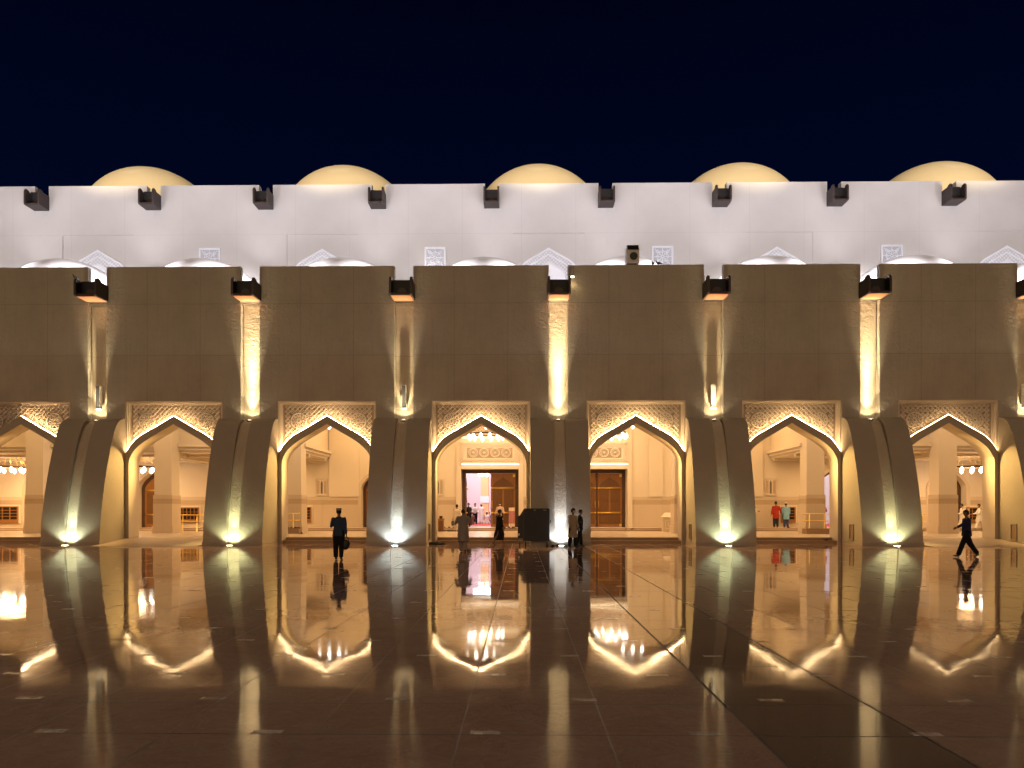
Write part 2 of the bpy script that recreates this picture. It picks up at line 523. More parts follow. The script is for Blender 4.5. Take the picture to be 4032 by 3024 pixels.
for i in range(12):
    a = 2 * PI * i / 12
    ca, sa = math.cos(a), math.sin(a)
    mb.bar((0.08 * ca, 0.08 * sa), (0.22 * ca, 0.22 * sa), 0.045, 0.09)
    b1, b2 = a - PI / 12, a + PI / 12
    mb.bar((0.22 * ca, 0.22 * sa), (0.30 * math.cos(b1), 0.30 * math.sin(b1)), 0.04, 0.09)
    mb.bar((0.22 * ca, 0.22 * sa), (0.30 * math.cos(b2), 0.30 * math.sin(b2)), 0.04, 0.09)
    if i % 1 == 0: mb.disc_ring(0.325 * math.cos(b1), 0.325 * math.sin(b1), 0.02, 0.055, 0.09, 8)
rosette_me = mb.mesh("rosette", M['carve'])
# --- stepped frame round the carved panel
mb = MB()
for a, b, y0 in ((2.53, 2.455, 0.06), (2.455, 2.41, 0.16), (2.395, 2.37, 0.27)):
    t = 7.34 - (2.53 - a); t2 = 7.34 - (2.53 - b)
    mb.ext([(-a, 4.62), (-a, t), (a, t), (a, 4.62), (b, 4.62), (b, t2), (-b, t2), (-b, 4.62)], y0, 0.358)
frame_me = mb.mesh("frame_moulding", M['carve'])
# --- light strip on top of the arch band
mb = MB()
off = []
for i, (x, z) in enumerate(OUT):
    a, b = OUT[max(i - 1, 0)], OUT[min(i + 1, len(OUT) - 1)]
    dx, dz = b[0] - a[0], b[1] - a[1]; L = math.hypot(dx, dz)
    off.append((x - dz / L * 0.015, z + dx / L * 0.015))
off2 = [(x, z + 0.02) for x, z in off]
mb.band(off2[1:-1], off[1:-1], -0.005, 0.05)
strip_me = mb.mesh("light_strip", M['led'])

def scaled_strip(strength, name):
    m = emit(name, (1.0, 0.66, 0.32), strength); me = strip_me.copy(); me.materials[0] = m; return me
strip_weak = scaled_strip(16, "dim_light_strip"); strip_b = scaled_strip(74, "bright_light_strip"); strip_c = scaled_strip(48, "soft_light_strip")
mb = MB(); mid = len(off) // 2
mb.band(off2[mid:-1], off[mid:-1], -0.005, 0.05)
strip_right = mb.mesh("light_strip", M['led'])
mb = MB(); mb.band(off2[1:mid - 4], off[1:mid - 4], -0.005, 0.05); mb.band(off2[mid + 12:-1], off[mid + 12:-1], -0.005, 0.05)
strip_gap = mb.mesh("light_strip", M['led'])

for k in BAYS:
    x = bay_x(k)
    w = link("wall", wall_me, arcade, (x, D0, 0))
    link("inner_pier", pier_me, w); link("inner_pier", pier_me, w, (6.015, 0, 0))
    portal = link("arch_portal", band_me, arcade, (x, D0, 0))
    link("carved_panel", ground_me, portal)
    link("lattice", lattice_me, portal, (0, 0.36, 0))
    link("frame_moulding", frame_me, portal)
    for rx, rz in ROUND: link("rosette", rosette_me, portal, (rx, 0.36, rz))
    link("light_strip", {-4: strip_right, 2: strip_weak, 0: strip_b, -3: strip_c, 1: strip_c}.get(k, strip_me), portal)

# --- slots between the wall panels
mb = MB()
mb.box(-0.485, 0.485, 0.36, 1.0, 0, 12.86)
slot_me = mb.mesh("recessed_slot", M['slot'])
# --- buttress
PROF = [(0, 2.34), (0.6, 2.30), (1.2, 2.24), (1.85, 2.13), (2.53, 2.0), (3.2, 1.84), (3.9, 1.65), (4.5, 1.46), (5.01, 1.29), (5.4, 1.14), (5.73, 0.98), (6.0, 0.82), (6.18, 0.67), (6.32, 0.46), (6.40, 0.25), (6.45, 0.0)]
def prof_solid(mb, x0, x1, inset=0.0, top=0.0, mi=0):
    pts = []
    for i, (z, p) in enumerate(PROF):
        pts.append((max(0.0, p - inset), max(0, z - top * (i > 8))))
    n = len(pts)
    vs = [(x0, -p, z) for p, z in pts] + [(x1, -p, z) for p, z in pts] + [(x0, 0, 0), (x1, 0, 0), (x0, 0, pts[-1][1]), (x1, 0, pts[-1][1])]
    fs = [(i, i + 1, n + i + 1, n + i)[::-1] for i in range(n - 1)]
    mb.add(vs, fs, mi, True)
    vs2 = [(x0, -p, z) for p, z in pts] + [(x0, 0, 0)]
    vs3 = [(x1, -p, z) for p, z in pts] + [(x1, 0, 0)]
    mb.add(vs2, [tuple(range(n + 1))], mi); mb.add(vs3, [tuple(range(n, -1, -1))], mi)
mb = MB()
prof_solid(mb, -1.45, -0.29); prof_solid(mb, 0.29, 1.45)
but_me = mb.mesh("buttress", M['wall_dimmed'])
mb = MB(); prof_solid(mb, -0.29, 0.29, 0.16, 0.12)
groove_me = mb.mesh("groove", M['slot'])
mb = MB()
for s in (-1, 1):
    a, b = sorted((s * 0.29, s * 1.47))
    mb.box(a, b, -2.38, -2.3, 0, 0.17)
    mb.box(min(s * 1.451, s * 1.48), max(s * 1.451, s * 1.48), -2.36, 0.0, 0, 0.13)
mb.box(-0.29, 0.29, -2.22, -2.12, 0, 0.15)
pl_me = mb.mesh("plinth", M['plinth'])
# --- water spout
def spout(w, h, d, mats):
    mb = MB()
    t = 0.11
    # channel: floor and two cheeks with rounded fronts
    def cheek(x0, x1):
        pr = [(0.3, 0), (-d, 0), (-d - 0.05, 0.06), (-d - 0.05, h - 0.28), (-d - 0.02, h - 0.12), (-d + 0.08, h), (-d + 0.30, h - 0.02), (-d + 0.42, h - 0.12), (0.3, h - 0.12)]
        n = len(pr)
        vs = [(x0, y, z) for y, z in pr] + [(x1, y, z) for y, z in pr]
        fs = [tuple(range(n))[::-1], tuple(range(n, 2 * n))] + [(i, (i + 1) % n, n + (i + 1) % n, n + i) for i in range(n)]
        mb.add(vs, fs)
    cheek(-w / 2, -w / 2 + t); cheek(w / 2 - t, w / 2)
    mb.box(-w / 2 + t, w / 2 - t, -d, 0.3, 0.0, 0.10)
    o = mb.mesh("water_spout", mats)
    lin = MB()
    lin.box(-w / 2 + t + 0.002, w / 2 - t - 0.002, -d + 0.02, 0.25, 0.102, 0.13)
    # arched back plate
    pts = [(-w / 2 + t + 0.003, 0.131)]
    for i in range(11):
        a = PI - PI * i / 10
        pts.append((0.22 * math.cos(a), 0.25 + 0.22 * math.sin(a)))
    pts.append((w / 2 - t - 0.003, 0.131))
    lin.box(-w / 2 + t + 0.003, w / 2 - t - 0.003, -0.62, -0.56, 0.131, h - 0.06)
    l = lin.mesh("lining", M['bronze_in'])
    pl = MB(); pl.ext(pts, -0.65, -0.622)
    return o, l, pl.mesh("arched_plate", M['bronze'])
sp_me, sp_lin, sp_pl = spout(1.15, 0.93, 1.05, M['bronze'])
mb = MB(); mb.box(-0.49, 0.49, -1.0, 0.0, -0.012, -0.002)
sp_lit = mb.mesh("uplit_underside", M['lip'])  # sheet carrying the painted uplight below the spout
su_me, su_lin, su_pl = spout(1.06, 1.12, 1.1, M['bronze'])
for k in SLOTS:
    x = slot_x(k)
    link("recessed_slot", slot_me, arcade, (x, D0, 0))
    b = link("buttress", but_me, arcade, (x, D0, 0))
    link("groove", groove_me, b); link("plinth", pl_me, b)
    s = link("water_spout", sp_me, arcade, (x, D0, 12.50))
    link("lining", sp_lin, s); link("arched_plate", sp_pl, s); link("uplit_underside", sp_lit, s)
# --- roof, ceilings
XL, XR = -46.0, 41.5
mb = MB(); mb.box(XL, XR, D0 + 0.37, DH - 0.02, 12.35, 12.6)
mb.obj("roof", M['wall_dimmed'], arcade)
mb = MB(); mb.box(XL, XR, D0 + 0.37, DH - 0.02, 9.0, 9.2)
for k in SLOTS: mb.box(slot_x(k) - 0.5, slot_x(k) + 0.5, 39.05, 51.9, 8.5, 8.995)
mb.obj("ceiling", M['inner'], arcade)
for a, b, side in ((XL, -13.65, 1), (17.39, XR, -1)):
    mb = MB()
    for i, (e, z0, z1) in enumerate(((0.0, 5.30, 5.46), (0.14, 5.46, 5.66), (0.28, 5.66, 5.85))):
        x0, x1 = (a, b + e) if side > 0 else (a - e, b)
        mb.box(x0, x1, 46.0 - e, DH - 0.03, z0, z1)
    # coffers: beams hanging under the low ceiling
    for k in SLOTS:
        if a < slot_x(k) < b and abs(slot_x(k) - (b if side > 0 else a)) > 1.0:
            mb.box(slot_x(k) - 0.45, slot_x(k) + 0.45, 46.2, 51.7, 5.02, 5.298)
    for y in (47.2, 51.2): mb.box(a + 0.01, b - 0.01, y, y + 0.35, 5.14, 5.296)
    o = mb.obj("low_ceiling", M['inner'], arcade)
    mb = MB()
    mb.box(a, b, 46.0, 46.3, 5.852, 9.0)
    xx = b if side > 0 else a
    mb.box(xx - 0.3, xx, 46.3, DH - 0.03, 5.852, 9.0) if side > 0 else mb.box(xx, xx + 0.3, 46.3, DH - 0.03, 5.852, 9.0)
    mb.obj("upstand_wall", M['inner'], arcade)
# end walls and back of the portico keep the night out
for xe in (XL - 0.3, XR):
    mb = MB(); mb.box(xe, xe + 0.3, D0, DH, 0, 14.3); mb.obj("end_wall", M['wall_dimmed'], arcade)
# --- columns
mb = MB(); mb.box(-0.535, 0.535, 0, 1.07, 2.65, 9.0); col_me = mb.mesh("column", M['inner'])
mb = MB(); mb.box(-0.585, 0.585, -0.05, 1.12, 0.74, 2.11); mb.box(-0.585, 0.585, -0.05, 1.12, 2.42, 2.62)
mb.ext([(-0.585, 2.62), (-0.535, 2.66), (0.535, 2.66), (0.585, 2.62)], -0.03, 1.1)
mb.box(-0.64, 0.64, -0.10, 1.17, FZ, 0.74); cd_me = mb.mesh("column_dado", M['dado'])
mb = MB(); mb.box(-0.580, 0.580, -0.045, 1.115, 2.11, 2.42); cf_me = mb.mesh("fret_band", M['fret'])
for k in SLOTS:
    c_ = link("column", col_me, arcade, (slot_x(k), 45.0, 0))
    d_ = link("column_dado", cd_me, c_); link("fret_band", cf_me, d_)
# --- floor of the portico, inner steps
mb = MB(); mb.box(XL, XR, 38.85, 50.3, 0.0, FZ); mb.obj("portico_floor", M['floor_in'], arcade)
mb = MB(); mb.box(XL, XR, 50.3, 50.72, 0.0, 0.40); mb.obj("inner_step", M['floor_in'], arcade)
mb = MB(); mb.box(XL, XR, 50.72, 53.32, 0.0, 0.50); mb.obj("inner_step", M['floor_in'], arcade)
mb = MB(); mb.box(XL, XR, 50.296, 50.2995, FZ + 0.001, 0.375); mb.obj("riser_shade", M['step'], arcade)  # thin dark strips stand in for shade under the step nosings
mb = MB(); mb.box(XL, XR, 50.716, 50.7195, 0.401, 0.475); mb.obj("riser_shade", M['step'], arcade)
# --- outer steps, ramps
RAMP = (-3, 2)
mb = MB(); mb.box(-2.325, 2.325, 0.08, 0.46, 0, 0.15); mb.box(-2.25, 2.25, 0.46, 0.852, 0, FZ); st_me = mb.mesh("entrance_step", M['step'])
mb = MB()
vs = [(-2.5, -3.0, 0.004), (2.5, -3.0, 0.004), (2.32, 0.85, FZ), (-2.32, 0.85, FZ), (-2.5, 0.0, 0.001), (2.5, 0.0, 0.001)]
vs = []
for y, z, w in ((-3.1, 0.003, 2.51), (-2.2, 0.05, 2.51), (-1.0, 0.16, 2.51), (-0.032, 0.255, 2.51)):
    vs += [(-w, y, z), (w, y, z)]
fs = [(0, 1, 3, 2), (2, 3, 5, 4), (4, 5, 7, 6)]
b0 = len(vs)
vs += [(-2.51, -0.032, 0.0), (2.51, -0.032, 0.0)]
fs += [(6, 7, 9, 8), (0, 2, 4, 6, 8), (1, 9, 7, 5, 3)]
mb.add(vs, fs)
mb.add([(-2.325, -0.032, 0.255), (2.325, -0.032, 0.255), (2.325, 0.86, 0.302), (-2.325, 0.86, 0.302)], [(0, 1, 2, 3)])
rp_me = mb.mesh("ramp", M['ramp'])
for k in BAYS:
    if k in RAMP: link("ramp", rp_me, arcade, (bay_x(k), D0, 0))
    else: link("entrance_step", st_me, arcade, (bay_x(k), D0, 0))
# --- low domes
def dome(name, Rr, cut, mat, seg=64):
    mb = MB(); mb.ball((0, 0, 0), Rr, seg, 24, z0=cut, z1=1.0)
    return mb.mesh(name, mat)
dm = dome("dome", 3.70, 0.02, M['dome'])
for k in BAYS: link("dome", dm, arcade, (bay_x(k), 42.1, 12.25))

# ------------------------------------------------------------------ prayer hall
hall = thing("prayer_hall", "tall pale prayer hall with notched parapet and cream domes rising behind the arcade", "building", (0, 0, 0))
HT = 24.6
SPT = 23.95
def upper(k):
    mb = MB()
    base = 12.6
    if k % 2 == 0:
        pts = [(-3.975, base), (-3.975, SPT - 0.15), (-3.485, SPT - 0.15), (-3.485, HT), (3.485, HT), (3.485, SPT - 0.15), (3.975, SPT - 0.15), (3.975, base), (2.5, base), (2.5, 21.1), (-2.5, 21.1), (-2.5, base)]
        mb.ext(pts, 0, 0.5)
        mb.box(-2.5, 2.5, 0.06, 0.5, base, 21.1)
    else:
        pts = [(-3.975, base), (-3.975, SPT - 0.15), (-3.485, SPT - 0.15), (-3.485, HT), (3.485, HT), (3.485, SPT - 0.15), (3.975, SPT - 0.15), (3.975, base)]
        mb.ext(pts, 0, 0.5)
    return mb.mesh("upper_wall", M['hall'])
up_me = {0: upper(0), 1: upper(1)}
# pointed window with nested carved bands
def nested(scale, dz):
    o = full([(x * scale, 20.1 - (6.58 - z) * scale - dz) for x, z in HO])
    return [(-2.516 * scale, 13.0)] + o + [(2.516 * scale, 13.0)]
lv = [nested(s, d) for s, d in ((0.86, 0), (0.80, 0.14), (0.68, 0.42), (0.64, 0.52), (0.46, 0.94), (0.42, 1.04))]
w1 = MB(); w1.band(lv[0], lv[1], -0.03, 0.055); w1.band(lv[2], lv[3], -0.01, 0.055); w1.band(lv[4], lv[5], -0.03, 0.055)
w2 = MB(); w2.band(lv[1], lv[2], 0.02, 0.055); w2.band(lv[3], lv[4], 0.03, 0.055)
w3 = MB(); w3.ext(lv[5][1:-1] + [(1.0, 13.0), (-1.0, 13.0)], 0.01, 0.056)
w1_me, w2_me, w3_me = w1.mesh("arched_window", M['screen']), w2.mesh("carved_screen", M['fret_screen']), w3.mesh("window_panel", M['screen'])
# square lattice window
q = MB()
hw, zc = 0.76, 19.43
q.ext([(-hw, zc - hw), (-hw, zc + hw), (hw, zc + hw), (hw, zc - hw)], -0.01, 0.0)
q1 = MB()
for a, b, d in ((0.76, 0.66, 0.06), (0.66, 0.62, 0.03)):
    for s1, s2 in (((-a, a), (a, a)), ((a, a), (a, -a)), ((a, -a), (-a, -a)), ((-a, -a), (-a, a))):
        q1.bar((s1[0] * (a + b) / 2 / a, zc + s1[1] * (a + b) / 2 / a), (s2[0] * (a + b) / 2 / a, zc + s2[1] * (a + b) / 2 / a), a - b, d)
q2 = MB()
for i in range(8):
    a = PI / 4 * i
    L_ = 0.60 if i % 2 == 0 else 0.78
    q2.bar((0.06 * math.cos(a), zc + 0.06 * math.sin(a)), (L_ * math.cos(a), zc + L_ * math.sin(a)), 0.05, 0.05)
    b = a + PI / 4
    q2.bar((0.42 * math.cos(a), zc + 0.42 * math.sin(a)), (0.42 * math.cos(b), zc + 0.42 * math.sin(b)), 0.045, 0.05)
    q2.bar((0.25 * math.cos(a), zc + 0.25 * math.sin(a)), (0.42 * math.cos(b), zc + 0.42 * math.sin(b)), 0.035, 0.045)
for sx in (-1, 1):
    for sz in (-1, 1):
        q2.disc_ring(sx * 0.36, zc + sz * 0.36, 0.09, 0.14, 0.05, 4)
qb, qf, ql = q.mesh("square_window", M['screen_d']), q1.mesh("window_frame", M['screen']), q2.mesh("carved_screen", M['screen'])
DU = 51.8
for k in range(-6, 6):
    x = slot_x(k)
    u = link("upper_wall", up_me[k % 2], hall, (x, DU, 0))
    if k % 2 == 0:
        w = link("arched_window", w1_me, hall, (x, DU, 0)); link("carved_screen", w2_me, w); link("window_panel", w3_me, w)
    else:
        w = link("square_window", qb, hall, (x, DU, 0)); link("window_frame", qf, w, (0, -0.01, 0)); link("carved_screen", ql, w, (0, -0.01, 0))
for k in range(-6, 5):
    s = link("water_spout", su_me, hall, (bay_x(k), DU, 22.86))
    link("lining", su_lin, s); link("arched_plate", su_pl, s)
mb = MB(); mb.box(XL - 4, XR + 6, DU + 0.505, 80, 22.3, 22.6); mb.obj("roof", M['hall_plain'], hall)
mb = MB(); mb.box(XL - 4, XL - 3.5, DU + 0.505, 80, 0, 24.6); mb.box(XR + 5.5, XR + 6, DU + 0.505, 80, 0, 24.6); mb.box(XL - 3.5, XR + 5.5, 79.6, 80, 0, 24.6)
mb.obj("outer_wall", M['hall_plain'], hall)
dmf = dome("dome", 5.45, 0.0, M['dome_far'], 72)
for px in (308, 742, 1163, 1600, 2037):
    X, _ = at(px * 1.823, 651, 58.7)
    link("dome", dmf, hall, (X * 0.968, 58.7, 23.2))
link("dome", dmf, hall, (-13.9 * 1 - 32.6 + 0.3, 58.7, 22.95)); link("dome", dmf, hall, (40.9 + 8.5, 58.7, 22.95))

# --- lower hall wall inside the portico
def arch_open(h, spring, apex, n=9):
    """half profile of a small pointed arch from apex down to floor"""
    pts = [(0, apex), (h * 0.45, apex - (apex - spring) * 0.32), (h * 0.78, apex - (apex - spring) * 0.60), (h * 0.94, apex - (apex - spring) * 0.82), (h, spring)]
    return spline(pts, n)
DW = 1.25
ao = arch_open(DW, 3.30, 4.62)
AOP = full(ao)
MAIN = {-1: (-2.26, 2.03), 0: (5.36, 2.03)}
for k in range(-6, 5):
    x = bay_x(k)
    mb = MB()
    if k in MAIN:
        cx, h = MAIN[k][0] - x, MAIN[k][1]
        mb.ext([(-3.975, 0.5), (-3.975, 12.3), (3.975, 12.3), (3.975, 0.5), (cx + h, 0.5), (cx + h, 4.62), (cx - h, 4.62), (cx - h, 0.5)], 0, 1.3)
    else:
        mb.ext([(-3.975, 0.5), (-3.975, 12.3), (3.975, 12.3), (3.975, 0.5), (DW, 0.5)] + AOP[::-1] + [(-DW, 0.5)], 0, 1.3)
    w = mb.obj("lower_wall", M['inner'], hall, (x, DH, 0))
    # dado in two pieces beside the opening
    e = [(cx - h - 0.32, cx + h + 0.32)] if k in MAIN else [(-DW - 0.24, DW + 0.24)]
    for a, b in ((-3.97, e[0][0]), (e[0][1], 3.97)):
        mb = MB(); fb = MB()
        mb.box(a, b, -0.05, -0.001, 0.5, 2.11); mb.box(a, b, -0.05, -0.001, 2.42, 2.62); mb.box(a, b, -0.08, -0.052, 0.5, 0.78)
        mb.box(a, b, -0.035, -0.001, 2.62, 2.66)
        fb.box(a, b, -0.045, -0.001, 2.11, 2.42)
        d_ = mb.obj("dado", M['dado'], w); fb.obj("fret_band", M['fret'], w)
    if k not in MAIN:
        mb = MB()
        o2 = full(arch_open(DW + 0.24, 3.33, 4.88)); 
        mb.band([(-DW - 0.24, 0.5)] + o2 + [(DW + 0.24, 0.5)], [(-DW, 0.5)] + AOP + [(DW, 0.5)], -0.09, 0.0)
        mb.obj("arch_surround", M['dado'], w)
# wall stripes: gentle pilasters on the hall wall that the photo shows as tone changes
for a, b in (((1296.5, 0), (1414, 0)), ((2555, 0), (2610, 0)), ((2935, 0), (3003, 0))):
    xa, _ = at(a[0], 0, DH); xb, _ = at(b[0], 0, DH)
    mb = MB(); mb.box(xa, xb, DH - 0.10, DH - 0.001, 2.665, 9.0); mb.obj("pilaster", M['inner'], hall)

# --- carved door leaves
def leaf_mesh(w, h):
    f = MB(); f.box(0, w, 0, 0.10, 0, h)
    p = MB()
    g = 0.13
    # lower, middle (two) and arched top panels
    def rp(x0, x1, z0, z1):
        p.box(x0, x1, -0.02, -0.001, z0, z1)
        p.box(x0 + 0.06, x1 - 0.06, -0.035, -0.021, z0 + 0.06, z1 - 0.06)
    rp(g, w - g, h * 0.06, h * 0.24)
    rp(g, w / 2 - 0.06, h * 0.30, h * 0.70); rp(w / 2 + 0.06, w - g, h * 0.30, h * 0.70)
    aw = w / 2 - g
    half = [(x * aw / 2.516, h * 0.76 + (z - 4.63) * (h * 0.17) / 1.95) for x, z in spline(AO, 8)]
    p.ext([(w / 2 + x, z) for x, z in full(half)][::-1], -0.03, -0.001)
    for cx, cz in ((w * 0.5, h * 0.15), (w * 0.30, h * 0.5), (w * 0.70, h * 0.5), (w * 0.5, h * 0.82)):
        for r_ in (0.07, 0.14):
            n = 8
            for i in range(n):
                a, b = 2 * PI * i / n, 2 * PI * (i + 1) / n
                p.box(cx + r_ * math.cos(a) - 0.02, cx + r_ * math.cos(a) + 0.02, -0.05, -0.036, cz + r_ * math.sin(a) - 0.02, cz + r_ * math.sin(a) + 0.02)
    return f, p
def door_leaf(parent, x0, y, z, w, h, rz=0.0, hinge_right=False):
    f, p = leaf_mesh(w, h)
    l = f.obj("door_leaf", M['wood'], parent, (x0, y, z)); l.rotation_euler = (0, 0, rz)
    p.obj("carved_panel", M['wood_in'], l)
    for zz in (h * 0.265, h * 0.73):
        hmb = MB()
        hmb.tube([(0.06, -0.06, zz), (w - 0.06, -0.06, zz)], [0.045, 0.045], 8)
        hmb.ball((0.08 if hinge_right else w - 0.08, -0.07, zz), 0.075, 8, 6)
        hmb.obj("brass_strap", M['brass'], l)
    xe = w - 0.1 if hinge_right else 0.1
    for zz in (0.12, h - 0.16):
        hmb = MB(); hmb.box(xe - 0.08, xe + 0.08, -0.03, -0.001, zz - 0.08, zz + 0.1); hmb.obj("brass_corner", M['brass'], l)
    hmb = MB(); xh = 0.09 if hinge_right else w - 0.09
    hmb.tube([(xh, -0.02, h * 0.36), (xh, -0.10, h * 0.37), (xh, -0.10, h * 0.48), (xh, -0.02, h * 0.49)], [0.018] * 4, 6)
    hmb.obj("door_handle", M['brass'], l)
    return l
for k, (cx, h) in MAIN.items():
    nm = "main_door"
    mb = MB()
    zt = 4.62
    mb.ext([(cx - h + 0.001, 0.5), (cx - h + 0.001, zt - 0.001), (cx + h - 0.001, zt - 0.001), (cx + h - 0.001, 0.5), (cx + h - 0.24, 0.5), (cx + h - 0.24, zt - 0.26), (cx - h + 0.24, zt - 0.26), (cx - h + 0.24, 0.5)], 0.95, 1.28)
    d = mb.obj("main_door", M['wood_dark'], hall, (0, DH, 0))
    lw = h - 0.24
    if k == 0:
        door_leaf(d, cx - lw, 1.02, 0.52, lw - 0.03, zt - 0.80)
        door_leaf(d, cx + 0.03, 1.02, 0.52, lw - 0.03, zt - 0.80, hinge_right=True)
        mb = MB(); mb.box(cx - 0.07, cx + 0.07, 0.93, 1.05, 0.52, zt - 0.26); mb.obj("door_post", M['wood_dark'], d)
    else:
        door_leaf(d, cx + 0.03, 1.02, 0.52, lw - 0.03, zt - 0.80, hinge_right=True)
        door_leaf(d, cx - lw + 0.02, 1.15, 0.52, lw - 0.03, zt - 0.80, rz=R(93))
    # surround in stone
    mb = MB()
    mb.box(cx - h - 0.32, cx - h - 0.001, -0.12, -0.001, 0.5, 9.0); mb.box(cx + h + 0.001, cx + h + 0.32, -0.12, -0.001, 0.5, 9.0)
    mb.box(cx - h - 0.001, cx + h + 0.001, -0.12, -0.001, 4.62, 9.0)
    mb.box(cx - h - 0.34, cx - h - 0.02, -0.16, -0.122, 0.5, 2.65); mb.box(cx + h + 0.02, cx + h + 0.34, -0.16, -0.122, 0.5, 2.65)
    s = mb.obj("door_surround", M['inner'], hall, (0, DH, 0))
    # carved overdoor panels
    zA, zB = at(0, 1830, DH)[1], at(0, 1743, DH)[1]
    for z0, z1, med in ((zA + 0.02, zB, True), (zB + 0.32, zB + 2.6, False)):
        mb = MB()
        x0, x1 = cx - h - 0.03, cx + h + 0.03
        fw = 0.22
        mb.ext([(x0, z0), (x0, z1), (x1, z1), (x1, z0)], -0.20, -0.122)
        pn = mb.obj("overdoor_panel", M['carve'], hall, (0, DH, 0))
        # zigzag frame
        zz = MB()
        n = int((x1 - x0) / 0.24)
        for i in range(n):
            a = x0 + (x1 - x0) * i / n; m_ = x0 + (x1 - x0) * (i + 0.5) / n; b = x0 + (x1 - x0) * (i + 1) / n
            for zb, s_ in ((z0 + 0.04, 1), (z1 - 0.04, -1)):
                zz.bar((a, zb), (m_, zb + s_ * 0.15), 0.045, 0.05); zz.bar((m_, zb + s_ * 0.15), (b, zb), 0.045, 0.05)
        n = int((z1 - z0) / 0.24)
        for i in range(n):
            a = z0 + (z1 - z0) * i / n; m_ = z0 + (z1 - z0) * (i + 0.5) / n; b = z0 + (z1 - z0) * (i + 1) / n
            for xb, s_ in ((x0 + 0.04, 1), (x1 - 0.04, -1)):
                zz.bar((xb, a), (xb + s_ * 0.15, m_), 0.045, 0.05); zz.bar((xb + s_ * 0.15, m_), (xb, b), 0.045, 0.05)
        for ins in (0.20, 0.30):
            for p_, q_ in (((x0 + ins, z0 + ins), (x1 - ins, z0 + ins)), ((x1 - ins, z0 + ins), (x1 - ins, z1 - ins)), ((x1 - ins, z1 - ins), (x0 + ins, z1 - ins)), ((x0 + ins, z1 - ins), (x0 + ins, z0 + ins))):
                zz.bar(p_, q_, 0.035, 0.045)
        zz.obj("zigzag_border", M['carve'], pn, (0, -0.20, 0))
        gz = MB()
        gz.ext([(x0 + 0.46, z0 + 0.42), (x0 + 0.46, z1 - 0.42), (x1 - 0.46, z1 - 0.42), (x1 - 0.46, z0 + 0.42)], -0.005, 0.0)
        gz.obj("shaded_ground", M['carve_shaded'], pn, (0, -0.20, 0))  # flat sheet, shade of a recess put into its colour
        if med:
            for i in range(4):
                mx = cx + (i - 1.5) * (h * 2 * 0.19); mz = (z0 + z1) / 2
                r = MB()
                n = 18
                for j in range(n):
                    a = 2 * PI * j / n
                    r.ball((0.30 * math.cos(a), -0.03, 0.30 * math.sin(a)), (0.055, 0.05, 0.055), 6, 4)
                r.disc_ring(0, 0, 0.19, 0.23, 0.06, 20); r.disc_ring(0, 0, 0.10, 0.13, 0.06, 14)
                r.ball((0, -0.04, 0), (0.08, 0.07, 0.08), 8, 6)
                r.obj("medallion", M['carve'], pn, (mx, -0.20, mz))
        else:
            lt = MB()
            c = 0.22
            for i in range(int((x1 - x0 - 1.0) / c)):
                for j in range(int((z1 - z0 - 0.9) / c)):
                    a, b = x0 + 0.5 + i * c, z0 + 0.46 + j * c
                    lt.bar((a, b), (a + c, b + c), 0.04, 0.04); lt.bar((a + c, b), (a, b + c), 0.04, 0.04)
            lt.obj("lattice", M['carve'], pn, (0, -0.20, 0))
        ls = MB(); ls.box(x0 + 0.1, x1, -0.25, -0.21, z0 - 0.035, z0 - 0.01); ls.obj("light_strip", M['led_w'], pn)

# arched wooden doors in the other bays (the one with its leaf open shows the bright hall)
for k in range(-6, 5):
    if k in MAIN: continue
    x = bay_x(k)
    is_open = (k == 2)
    i1 = full(arch_open(DW - 0.20, 3.25, 4.30))
    mb = MB()
    mb.band([(-DW + 0.001, 0.5)] + [(a * 0.999, b - 0.002) for a, b in AOP] + [(DW - 0.001, 0.5)], [(-DW + 0.2, 0.5)] + i1 + [(DW - 0.2, 0.5)], 0.55, 0.85)
    d = mb.obj("arched_door", M['wood_dark'], hall, (x, DH, 0))
    if not is_open:
        for s in (-1, 1):
            half = [(a, b) for a, b in arch_open(DW - 0.205, 3.24, 4.29)]
            pts = [(s * 0.01, 0.51)] + [(s * max(a, 0.01), b) for a, b in half] + [(s * (DW - 0.205), 0.51)]
            mb = MB(); mb.ext(pts, 0.62, 0.70); l = mb.obj("door_leaf", M['wood'], d)
            for z0, z1 in ((0.75, 1.30), (1.50, 3.0)):
                mb = MB(); mb.box(min(s * 0.15, s * 0.9), max(s * 0.15, s * 0.9), 0.60, 0.619, z0, z1); mb.obj("carved_panel", M['wood_in'], l)
            for z0 in (1.40, 3.15):
                mb = MB(); mb.tube([(s * 0.1, 0.58, z0), (s * 0.98, 0.58, z0)], [0.04, 0.04], 8); mb.obj("brass_strap", M['brass'], l)

# --- interior of the hall seen through the open doors
def room(x0, x1, y1, z1, nm):
    mb = MB()
    mb.add([(x0, y1, 0.5), (x1, y1, 0.5), (x1, y1, z1), (x0, y1, z1)], [(0, 1, 2, 3)])
    mb.add([(x0, 53.31, 0.5), (x0, y1, 0.5), (x0, y1, z1), (x0, 53.31, z1)], [(0, 1, 2, 3)])
    mb.add([(x1, 53.31, 0.5), (x1, 53.31, z1), (x1, y1, z1), (x1, y1, 0.5)], [(0, 1, 2, 3)])
    mb.add([(x0, 53.31, z1), (x0, y1, z1), (x1, y1, z1), (x1, 53.31, z1)], [(0, 1, 2, 3)])
    return mb.obj(nm, M['hallroom'], hall)
room(-13, 9, 76, 9.5, "hall_interior")
mb = MB(); mb.box(-13, 9, 53.32, 57.0, 0.40, 0.50); mb.obj("hall_threshold", M['floor_in'], hall)
mb = MB(); mb.box(-13, 9, 57.0, 76, 0.42, 0.51); mb.obj("red_carpet", M['carpet'], hall)
